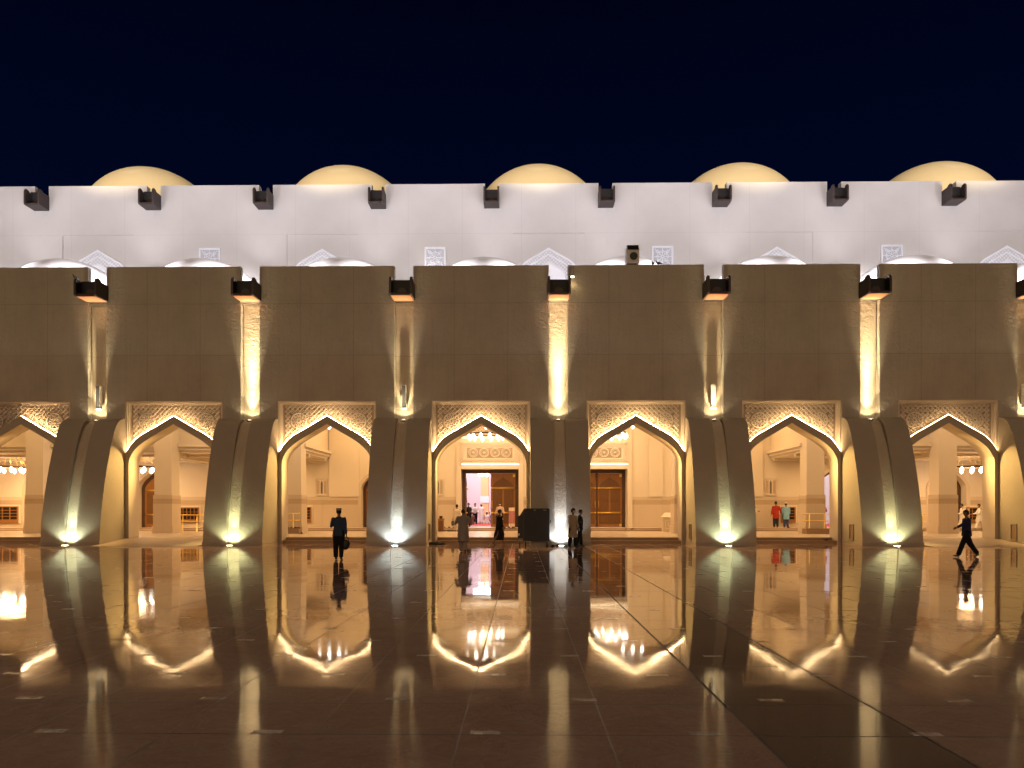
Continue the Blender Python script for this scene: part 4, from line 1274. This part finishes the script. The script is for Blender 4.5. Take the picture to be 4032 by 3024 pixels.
def shoes(px, D, z, n, spread, group, labels):
    X, _ = at(px, 0, D)
    for i in range(n):
        x = X + (i % max(1, n // 2)) * spread * 2 / max(1, n) - spread / 2 + random.uniform(-0.05, 0.05)
        y = D + random.uniform(-0.06, 0.06) + (0.14 if i >= n // 2 else 0)
        o = link("sandal", san[i % 2], None, (x, y, z + 0.001), random.uniform(-1.2, 1.2))
        tag(o, labels if isinstance(labels, str) else labels[i], "shoe", group)
shoes(1770, 50.05, FZ, 10, 1.1, "loose shoes left of the hall steps", "dark shoe in the scatter on the portico floor left of the open hall door")
shoes(1766, 49.2, FZ, 8, 1.2, "loose shoes nearer the column", "worn shoe in the row left of the open hall door, nearer the courtyard")
shoes(1768, 51.0, 0.5, 8, 1.3, "loose shoes on the landing by the wall", "dark shoe on the landing against the wall left of the open hall door")
shoes(2015, 50.5, 0.40, 10, 0.9, "shoes on the step below the prayer rug", "dark shoe on the step below the mauve rug")
shoes(2012, 51.1, 0.50, 6, 0.9, "shoes on the landing by the prayer rug", "dark shoe on the landing at the foot of the mauve rug")
shoes(2475, 50.5, 0.40, 2, 0.3, None, ["left dark shoe of the nearer pair on the step by the closed teak door", "right dark shoe of the nearer pair on the step by the closed teak door"])
shoes(2498, 50.5, 0.40, 2, 0.3, None, ["left dark shoe of the farther pair on the step by the closed teak door", "right dark shoe of the farther pair on the step by the closed teak door"])
shoes(2328, 38.3, 0.15, 2, 0.3, None, ["black shoe on the lower entrance step nearest the couple's buttress", "second black shoe on the lower entrance step by the couple's buttress"])
shoes(3265, 38.3, 0.15, 2, 0.3, None, ["black shoe on the lower entrance step below the maroon robe", "second black shoe on the lower entrance step below the maroon robe"])
shoes(1141, 44.5, FZ + 0.32, 4, 0.4, "shoes left on the stone shoe box", "dark shoe on the stone shoe box under the short brass rail")
shoes(1172, 44.5, FZ + 0.32, 4, 0.3, "shoes at the right end of the stone shoe box", "dark shoe at the right end of the stone shoe box")
shoes(1190, 44.1, FZ, 2, 0.25, None, ["brown sandal on the floor right of the stone shoe box", "second sandal on the floor right of the stone shoe box"])
shoes(2196, 35.2, 0.0, 4, 0.4, "sandals in front of the bluish uplight", "sandal on the wet floor in front of the bluish uplight by the cooler")
shoes(3115, 51.3, 0.5, 2, 0.3, None, ["pale edged shoe under the shoe rack behind the pale blue tunic", "second shoe under the shoe rack behind the pale blue tunic"])
# crumpled dark cloth beside the buttress
X, _ = at(1712, 0, 36.6)
mb = MB(); mb.ball((0, 0, 0), (0.52, 0.22, 0.13), 24, 10, fn=lambda d, p: p * (1 + 0.28 * noise.noise(d * 3.1)) , z0=0.0)
tag(mb.obj("dark_cloth", cloth("black_cloth", (0.02, 0.02, 0.022)), None, (X, 36.7, 0.002)), "crumpled black cloth on the wet floor beside the open door's arch", "cloth")
# small wall hatch niches in the buttress sides
# ------------------------------------------------------------------ people
SKIN = plain("brown_skin", (0.20, 0.10, 0.06), 0.55, 0, 0.08, 8, 0.05)
HAIR = plain("black_hair", (0.012, 0.010, 0.009), 0.6, 0, 0.3, 40, 0.4)
MASK = plain("pale_mask", (0.45, 0.55, 0.62), 0.8)
EYE = plain("eye", (0.03, 0.02, 0.02), 0.3)
LIP = plain("lips", (0.17, 0.07, 0.05), 0.5)
SHOE = plain("black_shoe", (0.02, 0.02, 0.02), 0.45)
CM = {}
def cm(nm, col):
    if nm not in CM: CM[nm] = cloth(nm, col)
    return CM[nm]

def remesh(mb, name, mat, parent, voxel, smooth=2, fold=0.0, extra=None, seed=0):
    me = mb.mesh(name + "_tmp", mat)
    o = bpy.data.objects.new(name, me); COL.objects.link(o)
    m = o.modifiers.new("r", 'REMESH'); m.mode = 'VOXEL'; m.voxel_size = voxel; m.use_smooth_shade = True
    if smooth:
        s = o.modifiers.new("s", 'SMOOTH'); s.iterations = smooth; s.factor = 0.5
    dg = bpy.context.evaluated_depsgraph_get()
    new = bpy.data.meshes.new_from_object(o.evaluated_get(dg))
    new.name = name
    bpy.data.objects.remove(o); bpy.data.meshes.remove(me)
    if fold:
        for v in new.vertices:
            p = v.co
            k = fold * (0.35 + max(0.0, 1.3 - p.z))
            a = math.atan2(p.y, p.x)
            q = Vector((math.cos(a) * 2.2 + seed, math.sin(a) * 2.2, p.z * 0.8))
            q2 = Vector((p.x * 9 + seed, p.y * 9, p.z * 5))
            v.co += v.normal * (k * noise.noise(q * 1.6) + fold * 0.5 * noise.noise(q2))
    if extra is not None and extra.v:
        bpm = bpy.data.meshes.new("x")
        import bmesh
        b = bmesh.new(); b.from_mesh(new)
        vs = [b.verts.new(p) for p in extra.v]
        for f in extra.f:
            try:
                q = b.faces.new([vs[i] for i in f]); q.smooth = True
            except ValueError: pass
        b.to_mesh(new); b.free(); bpy.data.meshes.remove(bpm)
    new.materials.clear(); new.materials.append(mat)
    for p in new.polygons: p.use_smooth = True; p.material_index = 0
    return link(name, new, parent)

def head_shape(d, p):
    # d unit direction, y forward
    q = Vector(p)
    if d.z < 0:
        q.x *= 1 - 0.28 * (-d.z); q.y *= 1 - 0.16 * (-d.z) * (1 if d.y > 0 else 0.6)
    if d.y < 0 and d.z > -0.2: q.y *= 1.06
    g = math.exp(-((d.x / 0.16) ** 2 + ((d.z + 0.12) / 0.17) ** 2)) * (d.y > 0)
    q.y += 0.024 * g
    for sx in (-1, 1):
        e = math.exp(-(((d.x - sx * 0.36) / 0.17) ** 2 + ((d.z - 0.04) / 0.12) ** 2)) * (d.y > 0)
        q.y -= 0.011 * e
    g = math.exp(-((d.x / 0.25) ** 2 + ((d.z + 0.52) / 0.09) ** 2)) * (d.y > 0)
    q.y += 0.006 * g
    g = math.exp(-((d.x / 0.3) ** 2 + ((d.z + 0.82) / 0.14) ** 2)) * (d.y > 0)
    q.y += 0.010 * g
    return q

def limb_dir(f, side, sgn):
    return Vector((math.sin(side) * sgn, math.sin(f) * math.cos(side), -math.cos(f) * math.cos(side)))

def hand(mb, body, wrist, d, side):
    """palm in the body mesh, five unequal bent fingers and a side thumb as their own chains"""
    d = d.normalized()
    u = Vector((0, 1, 0)) - d * d.y
    if u.length < 0.3: u = Vector((0, 0, 1)) - d * d.z
    u.normalize()
    nrm = d.cross(u) * side       # towards the body
    palm_end = wrist + d * 0.085
    body.tube([wrist - d * 0.02, wrist + d * 0.03, palm_end], [(0.026, 0.026), (0.024, 0.040), (0.020, 0.040)], 10, ref=tuple(nrm))
    for i, (off, L_) in enumerate(((0.030, 0.070), (0.010, 0.080), (-0.010, 0.074), (-0.029, 0.058))):
        a = palm_end - d * 0.02 + u * off
        b = palm_end + u * off * 1.05 + d * L_ * 0.40 - nrm * 0.006
        c_ = b + d * L_ * 0.28 - nrm * L_ * 0.16
        e = c_ + d * L_ * 0.20 - nrm * L_ * 0.22
        mb.tube([a, b, c_, e], [0.0095, 0.009, 0.008, 0.006], 6)
    a = wrist + d * 0.015 + u * 0.018
    b = a + u * 0.035 + d * 0.030
    c_ = b + u * 0.010 + d * 0.030 - nrm * 0.008
    mb.tube([a, b, c_], [0.012, 0.011, 0.008], 6)

def person(label, X, Y, z0, face, h, top, topc, bottom=None, botc=None, legs=((0, 0), (0, 0)), arms=((0, 0.12, 0.15), (0, 0.12, 0.15)),
           headturn=0.0, cap=None, mask=False, shoe='shoe', hair=True, hem=None, sleeve=1.0, build=1.0, sit=False, lean=0.0, knee_out=0.0, scarf=None, near=True, sleevecut=None):
    """face: heading in degrees, 0 looks away from the camera (+Y), 180 towards it.
    legs: (swing, bend) degrees left, right; arms: (swing, abduct, bend) radians left, right"""
    t = thing("person", label, "person", (X, Y, z0), R(face))
    S = h / 1.75
    body, ext = MB(), MB()
    tr, lo = MB(), MB()
    vox = 0.020 if Y < 45 else 0.032
    seed = len(COL.objects) * 0.37
    # --- legs
    hips = [Vector((-0.09, 0, 0.92)), Vector((0.09, 0, 0.92))]
    feet = []
    chains = []
    for i, (sw, bd) in enumerate(legs):
        s = -1 if i == 0 else 1
        f = R(sw)
        d1 = limb_dir(f, knee_out if sit else 0.03, s)
        knee = hips[i] + d1 * 0.44
        d2 = limb_dir(f - R(bd), -knee_out * 0.8 if sit else 0.0, s)
        ank = knee + d2 * 0.41
        chains.append((hips[i], knee, ank, d2)); feet.append(ank)
    zmin = min(a.z for a in feet) - 0.075
    if sit: zmin = min(min(a.z for a in feet) - 0.05, 0.92 - 0.16)
    dz = Vector((0, 0, -zmin))
    for i, (hp, kn, an, d2) in enumerate(chains):
        hp, kn, an = hp + dz, kn + dz, an + dz
        body.tube([hp + Vector((0, 0, 0.02)), hp.lerp(kn, 0.35), hp.lerp(kn, 0.75), kn, kn.lerp(an, 0.3), kn.lerp(an, 0.7), an], [0.082, 0.078, 0.060, 0.052, 0.054, 0.040, 0.034], 12)
        body.ball(kn, 0.053, 10, 6)
        fd = Vector((0, 1, 0)) if not sit else Vector((0, -1, -0.1))
        pitch = max(-0.6, min(0.6, (R(legs[i][0]) - R(legs[i][1]))))
        if not sit: fd = Vector((0, math.cos(pitch * 0.9), math.sin(pitch * 0.9) if pitch < 0 else math.sin(pitch) * 0.5))
        heel = an + Vector((0, -0.035, -0.045)); toe = an + fd * 0.16 + Vector((0, 0, -0.05))
        F = body if shoe == 'bare' else MB()
        F.tube([heel + Vector((0, 0, 0.04)), an + Vector((0, 0.01, -0.02)), an + fd * 0.10 + Vector((0, 0, -0.038)), toe], [(0.034, 0.035), (0.038, 0.045), (0.045, 0.030), (0.036, 0.018)], 10)
        if shoe == 'bare':
            for q in range(5):
                ext.tube([toe - fd * 0.02 + Vector(((q - 2) * 0.015, 0, 0)), toe + fd * (0.035 - 0.004 * abs(q - 1)) + Vector(((q - 2) * 0.016, 0, -0.008))], [0.009, 0.007], 5)
        else:
            F.tube([heel, toe + fd * 0.02 + Vector((0, 0, 0.008))], [(0.040, 0.018), (0.042, 0.014)], 10)
            remesh(F, "shoe", SHOE, t, 0.014, 1)
        if bottom == 'trousers':
            tr.tube([hp + Vector((0, 0, 0.10)), hp.lerp(kn, 0.3), hp.lerp(kn, 0.8), kn, kn.lerp(an, 0.5), an + Vector((0, 0, 0.01))], [0.112, 0.112, 0.096, 0.090, 0.083, 0.078], 14)
            tr.ball(kn, 0.088, 10, 6)
    hz = dz.z
    if bottom == 'trousers':
        tr.tube([(0, 0, 0.86 + hz), (0, 0, 0.93 + hz), (0, 0, 1.03 + hz)], [(0.17, 0.11), (0.178, 0.125), (0.165, 0.115)], 16)
    elif bottom == 'lungi':
        kz = [c_[1] + dz for c_ in chains]; az = [c_[2] + dz for c_ in chains]
        hemz = 0.24
        mid = (kz[0] + kz[1]) / 2; spreadY = abs(az[0].y - az[1].y) / 2; cy = (az[0].y + az[1].y) / 2
        lo.tube([(0, 0, 1.02 + hz), (0, 0, 0.90 + hz), (0, mid.y * 0.7, mid.z + 0.05), (0, cy * 0.85, hemz + 0.10), (0, cy * 0.9, hemz)],
                [(0.165, 0.12), (0.19, 0.14), (0.18, 0.15 + spreadY * 0.4), (0.165, 0.11 + spreadY * 0.45), (0.16, 0.11 + spreadY * 0.45)], 18)
    # --- torso, tilted by lean about the pelvis
    ty = lambda z: (z - 0.92) * math.tan(lean)
    def V(x, y, z): return Vector((x, y + ty(z), z + hz))
    T_ = [(0.86, .155, .10, 0), (0.95, .165, .115, 0), (1.08, .145, .105, .005), (1.22, .165, .115, .01), (1.34, .185, .11, 0), (1.42, .15, .085, -.005), (1.47, .065, .06, -.005)]
    body.tube([V(0, y, z) for z, a, b, y in T_], [(a * build, b * build) for z, a, b, y in T_], 18)
    body.tube([V(0, -.005, 1.42), V(0, 0.005, 1.50), V(0, 0.02, 1.56)], [0.062, 0.054, 0.054], 12)
    hc = V(0, 0.022, 1.635)
    ht = Matrix.Rotation(headturn, 3, 'Z')
    hd = MB()
    body.ball(hc, (0.078, 0.098, 0.120), 28, 20, fn=lambda d, p: ht @ head_shape(d, p))
    for s in (-1, 1): body.ball(hc + ht @ Vector((s * 0.078, -0.005, -0.005)), (0.012, 0.022, 0.032), 8, 6)
    # --- arms
    tops = MB()
    hw = []
    for i, (sw, ab, bd) in enumerate(arms):
        s = -1 if i == 0 else 1
        sh = V(s * 0.185 * build, -0.005, 1.405)
        d1 = limb_dir(sw, ab, s)
        el = sh + d1 * 0.285
        d2 = limb_dir(sw + bd, ab * 0.4 - (0.25 if bd > 1.2 else 0.0), s)
        wr = el + d2 * 0.25
        body.ball(sh, 0.058, 10, 8)
        body.tube([sh, sh.lerp(el, 0.5), el, el.lerp(wr, 0.4), wr], [0.050, 0.046, 0.037, 0.038, 0.026], 10)
        body.ball(el, 0.038, 8, 6)
        hand(ext, body, wr, d2, -s)
        hw.append((wr, d2))
        sl = [sh - d1 * 0.02, sh.lerp(el, 0.5), el]
        sr = [0.064, 0.066, 0.058]
        tops.ball(sh - Vector((s * 0.022, 0, 0.012)), 0.066 * build, 12, 8)
        if sleeve > 0.5: sl += [el.lerp(wr, 0.5), el.lerp(wr, 0.92)]; sr += [0.056, 0.050]; tops.ball(el, 0.060, 10, 6)
        tops.tube(sl, sr, 12)
    # --- top garment
    hemz = {'shirt': 0.80, 'jacket': 0.78, 'kurta': 0.52, 'thobe': 0.12}[top] if hem is None else hem
    G = [(1.485, .072, .068, -.005), (1.46, .085, .075, -.005), (1.425, .14, .095, -.005), (1.35, .192, .125, 0), (1.22, .190, .135, .01), (1.08, .178, .132, .01), (0.96, .188, .140, 0)]
    G = [(z, a * build, b * build, y) for z, a, b, y in G]
    sy = 0.0; cy = 0.0
    if not sit and hemz < 0.6:
        ka = [c_[1] for c_ in chains]; an_ = [c_[2] for c_ in chains]
        sy = abs(an_[0].y - an_[1].y) / 2; cy = (an_[0].y + an_[1].y) / 2
    z = 0.84
    while z > hemz + 0.04:
        u = (0.96 - z) / 0.84
        G.append((z, (.195 + 0.02 * u) * build, (.15 + 0.02 * u) * build + sy * u * 0.75, cy * u)); z -= 0.14
    u = (0.96 - hemz) / 0.84
    G.append((hemz, (.197 + 0.03 * max(0, u)) * build, (.148 + 0.02 * u) * build + sy * max(0, u) * 0.75, cy * max(0, u)))
    if sit:
        G = [g for g in G if g[0] > 0.9] + [(0.84, 0.24, 0.24, 0.06), (0.78, 0.27, 0.27, 0.07)]
    tops.tube([V(0, y, z) if z >= 0.9 else Vector((0, y + ty(z) * 0.3, max(z + hz, 0.015))) for z, a, b, y in G], [(a, b) for z, a, b, y in G], 20)
    B_ = remesh(body, "body", SKIN, t, vox * 0.8, 1, extra=ext)
    gname = {'shirt': "shirt", 'jacket': "jacket", 'kurta': "tunic", 'thobe': "robe"}[top]
    remesh(tops, gname, topc, t, vox, 7, fold=0.024, seed=seed)
    if bottom == 'trousers': remesh(tr, "trousers", botc, t, vox, 2, fold=0.012, seed=seed)
    elif bottom == 'lungi': remesh(lo, "lungi", botc, t, vox, 2, fold=0.025, seed=seed)
    # --- hair, cap, mask, face
    if hair:
        hm = MB()
        hm.ball(hc + Vector((0, 0, 0.006)), (0.087, 0.108, 0.124), 24, 16,
                fn=lambda d, p: ht @ (Vector((p.x, p.y, p.z)) * (1.0 if (d.z > 0.30 or d.y < 0.18) else 0.80) * (1 + 0.03 * noise.noise(d * 6))), z0=-0.42)
        ho = hm.obj("hair", HAIR, t)
    if cap is not None:
        c_ = MB()
        c_.tube([hc + Vector((0, -0.006, 0.055)), hc + Vector((0, -0.006, 0.115)), hc + Vector((0, -0.006, 0.135))], [(0.094, 0.112), (0.090, 0.106), (0.070, 0.085)], 22)
        c_.obj("cap", cap, t)
    if mask:
        m_ = MB(); m_.ball(hc, (0.083, 0.118, 0.108), 18, 8, fn=lambda d, p: ht @ (p if d.y > 0.1 else Vector((p.x, max(p.y, 0.012), p.z)) * 0.97), z0=-0.78, z1=-0.08); m_.obj("face_mask", MASK, t)
    if 90 < abs((face + math.degrees(headturn)) % 360) < 270:
        for s in (-1, 1):
            e = MB(); e.ball(hc + ht @ Vector((s * 0.031, 0.080, 0.004)), (0.013, 0.010, 0.007), 8, 6); e.obj("eye", EYE, t)
        if not mask:
            e = MB(); e.ball(hc + ht @ Vector((0, 0.092, -0.062)), (0.024, 0.008, 0.007), 8, 6); e.obj("mouth", LIP, t)
    if scarf is not None:
        s_ = MB(); s_.ball(hc + Vector((0, 0, -0.01)), (0.105, 0.125, 0.145), 20, 14, fn=lambda d, p: ht @ (p * (1 if d.y < 0.4 or d.z > 0.35 else 0.86))); s_.tube([hc + Vector((0, -0.02, -0.05)), V(0, -0.03, 1.38), V(0, -0.03, 1.15)], [(0.10, 0.10), (0.17, 0.12), (0.19, 0.14)], 16)
        remesh(s_, "headscarf", scarf, t, 0.018, 2, fold=0.01, seed=seed)
    t.scale = (S, S, S)
    # world place of the hands, for things they hold
    Mx = Matrix.Translation((X, Y, z0)) @ Matrix.Rotation(R(face), 4, 'Z') @ Matrix.Scale(S, 4)
    return t, [Mx @ (w_ + d_ * 0.09) for w_, d_ in hw]

def bag(label, p, w=0.34, h=0.30, d=0.10, mat=None, rz=0.0, tilt=0.0):
    t = thing("bag", label, "bag", tuple(p), rz)
    mb = MB(); mb.ball((0, 0, -0.10 - h / 2), (w / 2, d / 2, h / 2), 16, 12, fn=lambda q, v: Vector((math.copysign(abs(q.x) ** 0.6, q.x) * w / 2, v.y * 1.2, math.copysign(abs(q.z) ** 0.6, q.z) * h / 2)))
    b = mb.obj("bag_body", mat or M['black'], t)
    mb = MB()
    for s in (-1, 1): mb.tube([(-w * 0.25, s * d * 0.2, -0.12), (-w * 0.12, s * 0.01, 0.0), (w * 0.12, s * 0.01, 0.0), (w * 0.25, s * d * 0.2, -0.12)], [0.009] * 4, 6)
    mb.obj("handle", mat or M['black'], t)
    t.rotation_euler = (0, tilt, rz)

WHITE = cm("white_cotton", (0.62, 0.58, 0.54)); GREYT = cm("grey_thobe", (0.24, 0.21, 0.20)); BLK = cm("black_trousers", (0.010, 0.010, 0.012))
NAVY = cm("navy_shirt", (0.034, 0.052, 0.10)); CAPW = cm("white_cap", (0.34, 0.30, 0.26)); CAPB = cm("bright_cap", (0.6, 0.58, 0.55))
def gx(px, D): return at(px, 0, D)[0]

# 1 man with bag
D = 25.4
p_, hw_ = person("man in dark blue shirt and pale cap walking away with a bag in one hand", gx(1334, D), D, 0, 2, 1.76, 'shirt', NAVY, 'trousers', BLK,
       legs=((4, 6), (-4, 8)), arms=((0.30, 0.30, 1.9), (-0.05, 0.16, 0.15)), cap=CAPW, build=1.04, hem=0.80)
bag("black shoulder bag held low by the man in the dark blue shirt", hw_[1] + Vector((0.02, 0, -0.01)), 0.36, 0.34, 0.12, None, 0.15, 0.35)
# 2 grey thobe
D = 30.4
person("man in grey tunic and loose grey trousers seen from behind before the open door", gx(1824, D), D, 0, -3, 1.76, 'kurta', GREYT, 'trousers', GREYT,
       legs=((6, 4), (-5, 8)), arms=((0.25, 0.42, 1.6), (0.25, 0.36, 1.6)), build=1.16, hem=0.42, shoe='shoe')
# 3 dark lungi
D = 36.6
person("barefoot man in black top and dark knee-length wrap striding across the entrance steps", gx(1966, D), D, 0, -60, 1.80, 'jacket', cm("black_top", (0.010, 0.009, 0.012)), 'lungi', cm("dark_wrap", (0.016, 0.015, 0.018)),
       legs=((22, 4), (-24, 6)), arms=((0.1, 0.22, 0.5), (-0.1, 0.2, 0.4)), shoe='bare', build=1.12, headturn=-0.3)
# 4 man in light top behind him
D = 51.2
person("man in pale top standing at the teak door leaf behind the barefoot man", gx(1969, D), D, 0.5, 170, 1.76, 'kurta', cm("light_tunic", (0.50, 0.36, 0.30)), 'trousers', BLK, arms=((0.1, 0.3, 0.5), (0.0, 0.35, 0.3)), mask=True)
# 5 white shirt man with bag
D = 48.6
p_, hw_ = person("man in cream tunic and trousers carrying a bag left of the open hall door", gx(1799, D), D, FZ, -8, 1.80, 'kurta', cm("cream_tunic", (0.58, 0.50, 0.40)), 'trousers', cm("cream_trousers", (0.52, 0.45, 0.37)),
       legs=((8, 4), (-8, 8)), arms=((0.05, 0.22, 0.25), (0.0, 0.15, 0.3)), hem=0.66, build=1.05)
bag("dark patterned bag hanging from the hand of the man in the cream tunic", hw_[0], 0.22, 0.34, 0.10, cm("bag_cloth", (0.10, 0.09, 0.075)))
# 6 guard
D = 62.0
person("masked guard in white shirt and black trousers facing out inside the hall", gx(1871, D), D, 0.51, 178, 1.80, 'shirt', WHITE, 'trousers', BLK, legs=((2, 0), (-2, 2)), arms=((0.1, 0.20, 0.9), (0.1, 0.20, 0.9)), mask=True, hem=0.90)
g = MB()
X = gx(1871, D)
# 7 white thobe
D = 64.0
person("worshipper in long white robe and white cap standing on the red carpet, seen from behind", gx(1895, D), D, 0.51, 5, 1.76, 'thobe', WHITE, cap=CAPB, arms=((0.2, 0.15, 1.2), (0.2, 0.15, 1.2)), build=1.05)
# 8 seated figures
person("worshipper in white kneeling on the red carpet at the right of the hall doorway", gx(1917, 63), 63, 0.51, 0, 1.75, 'shirt', WHITE, legs=((85, 150), (85, 150)), arms=((0.6, 0.2, 0.6), (0.6, 0.2, 0.6)), sit=True, cap=CAPB, knee_out=0.25, shoe='bare')
person("worshipper in brown kneeling on the red carpet at the left of the hall doorway", gx(1857, 61), 61, 0.51, 0, 1.75, 'shirt', cm("brown_shirt", (0.16, 0.10, 0.08)), legs=((85, 150), (85, 150)), arms=((0.6, 0.2, 0.6), (0.6, 0.2, 0.6)), sit=True, cap=CAPB, knee_out=0.25, shoe='bare')
person("worshipper in blue kneeling far inside the hall beside the teak leaf", gx(1925, 69), 69, 0.51, 10, 1.75, 'shirt', cm("blue_shirt", (0.10, 0.16, 0.32)), legs=((85, 150), (85, 150)), arms=((0.6, 0.2, 0.6), (0.6, 0.2, 0.6)), sit=True, knee_out=0.25, shoe='bare')
# 9 half hidden by the left jamb
D = 54.6
person("masked man in dark vest half hidden by the left jamb of the open hall door", gx(1845, D), D, 0.5, 160, 1.74, 'shirt', cm("dark_vest", (0.05, 0.05, 0.05)), 'trousers', BLK, mask=True, arms=((0.2, 0.2, 1.2), (0.1, 0.15, 0.4)))
# 10 long pale shirt beside the cooler
D = 33.7
person("masked man in knee-length pale shirt and black trousers standing right of the cooler", gx(2256, D), D, 0, 215, 1.80, 'kurta', cm("pale_shirt", (0.30, 0.25, 0.19)), 'trousers', BLK,
       legs=((6, 4), (-5, 8)), arms=((0.05, 0.14, 0.25), (0.1, 0.10, 0.25)), mask=True, hem=0.46, headturn=0.5, build=1.0)
# 11 dark companion
D = 35.2
person("slim person all in black walking behind the man in the knee-length pale shirt", gx(2284, D), D, 0, -75, 1.74, 'shirt', cm("black_shirt", (0.012, 0.012, 0.015)), 'trousers', BLK,
       legs=((8, 4), (-10, 8)), arms=((-0.1, 0.1, 0.2), (-0.55, 0.12, 0.15)), build=0.92, headturn=-0.2)
# 12 person behind the cooler
D = 36.25
person("person in dark clothes hidden behind the black cooler with one hand raised over its top", gx(2110, D), D, 0, 178, 1.62, 'shirt', cm("dark_shirt", (0.02, 0.02, 0.022)), 'trousers', BLK,
       legs=((0, 0), (0, 0)), arms=((2.55, 0.10, 0.1), (0.3, 0.7, 0.5)), build=1.0)
# 13-16 under the arch right
D = 51.1
person("man in rust-red knee-length tunic and dark trousers facing the shoe rack", gx(3055, D), D, 0.5, -6, 1.82, 'kurta', cm("red_tunic", (0.36, 0.035, 0.02)), 'trousers', cm("dark_jeans", (0.03, 0.035, 0.045)),
       arms=((0.1, 0.16, 0.3), (0.05, 0.42, 0.2)), hem=0.62, build=1.06, shoe='bare')
person("man in pale blue knee-length tunic and white cap facing the shoe rack", gx(3095, D), D, 0.5, -2, 1.74, 'kurta', cm("pale_blue_tunic", (0.20, 0.42, 0.60)), 'trousers', cm("blue_trousers", (0.05, 0.06, 0.14)),
       arms=((0.05, 0.22, 0.3), (0.05, 0.2, 0.5)), hem=0.58, cap=CAPB, build=1.06, shoe='bare')
person("man in white shirt and blue jeans half hidden by the buttress beside the red tunic", gx(2966, D), D, 0.5, -60, 1.74, 'shirt', WHITE, 'trousers', cm("faded_jeans", (0.16, 0.20, 0.28)),
       arms=((0.2, 0.15, 1.4), (0.2, 0.15, 1.4)), cap=CAPB)
D = 52.6
person("person in long maroon robe standing in the bright side doorway beyond the brass rail", gx(3238, D), D, 0.5, -40, 1.76, 'thobe', cm("maroon_robe", (0.22, 0.015, 0.018)), arms=((0.3, 0.15, 1.3), (0.3, 0.15, 1.3)), build=1.05)
# 17, 18 under the last arch
D = 50.5
person("man in white tunic with hair cropped, left of the shoe rack behind the striding man", gx(3788, D), D, 0.4, 60, 1.78, 'kurta', WHITE, 'trousers', WHITE, legs=((14, 4), (-12, 10)), arms=((0.3, 0.2, 0.8), (-0.1, 0.2, 0.6)), hem=0.72)
person("man in long white shirt stepping left in front of the shoe rack's right end", gx(3856, D), D, 0.4, 80, 1.78, 'kurta', WHITE, 'trousers', WHITE, legs=((20, 6), (-16, 10)), arms=((0.3, 0.1, 1.0), (0.3, 0.1, 1.0)), hem=0.58)
# 19 striding man
D = 27.2
person("man in indigo shirt and black trousers striding left across the wet floor", gx(3806, D), D, 0, 84, 1.78, 'shirt', cm("indigo_shirt", (0.030, 0.030, 0.085)), 'trousers', BLK,
       legs=((26, 6), (-24, 12)), arms=((0.95, 0.16, 0.15), (-0.25, 0.14, 0.3)), build=1.03, hem=0.82)

# ------------------------------------------------------------------ small niches low in the buttress cheeks
for k, s in ((1, -1), (2, -1), (-1, 1), (3, -1)):
    x = slot_x(k) + s * 1.45
    mb = MB()
    a, b = sorted((x, x + s * 0.05))
    y0 = D0 - 1.2
    mb.box(a, b, y0 - 0.22, y0 + 0.22, 0.25, 0.29); mb.box(a, b, y0 - 0.22, y0 + 0.22, 1.0, 1.04); mb.box(a, b, y0 - 0.22, y0 - 0.18, 0.29, 1.0); mb.box(a, b, y0 + 0.18, y0 + 0.22, 0.29, 1.0)
    o = mb.obj("hatch_frame", M['plinth'], arcade)
    mb = MB(); a, b = sorted((x + s * 0.002, x + s * 0.012)); mb.box(a, b, y0 - 0.18, y0 + 0.18, 0.29, 1.0); mb.obj("hatch_door", M['step'], o)

# ------------------------------------------------------------------ night sky and the soft warm light of the rest of the courtyard
w = bpy.data.worlds.new("World"); sc.world = w; w.use_nodes = True
nt = w.node_tree; nt.nodes.clear()
tc = nt.nodes.new("ShaderNodeTexCoord"); sp = nt.nodes.new("ShaderNodeSeparateXYZ"); nt.links.new(tc.outputs["Generated"], sp.inputs[0])
rp = nt.nodes.new("ShaderNodeValToRGB"); nt.links.new(sp.outputs[2], rp.inputs[0])
rp.color_ramp.elements[0].position = 0.0; rp.color_ramp.elements[0].color = (0.0006, 0.0036, 0.0165, 1)
rp.color_ramp.elements[1].position = 0.60; rp.color_ramp.elements[1].color = (0.0004, 0.0009, 0.0065, 1)
e = rp.color_ramp.elements.new(0.38); e.color = (0.0003, 0.0019, 0.0125, 1)
bg = nt.nodes.new("ShaderNodeBackground"); nt.links.new(rp.outputs[0], bg.inputs[0]); bg.inputs[1].default_value = 1.0
wo = nt.nodes.new("ShaderNodeOutputWorld"); nt.links.new(bg.outputs[0], wo.inputs[0])
sd = bpy.data.lights.new("courtyard_glow", 'SUN'); sd.energy = 0.84; sd.color = (1.0, 0.655, 0.37); sd.angle = R(60)
so = bpy.data.objects.new("courtyard_glow", sd); COL.objects.link(so); so.location = (0, -20, 30)
so.rotation_euler = Vector((0.05, 1.0, -0.26)).to_track_quat('-Z', 'Y').to_euler()

sc.view_settings.view_transform = 'Standard'; sc.view_settings.look = 'None'
sc.view_settings.exposure = 0; sc.view_settings.gamma = 1
sc.cycles.max_bounces = 7; sc.cycles.diffuse_bounces = 3; sc.cycles.glossy_bounces = 4
sc.cycles.sample_clamp_indirect = 6
sc.cycles.caustics_reflective = False; sc.cycles.caustics_refractive = False
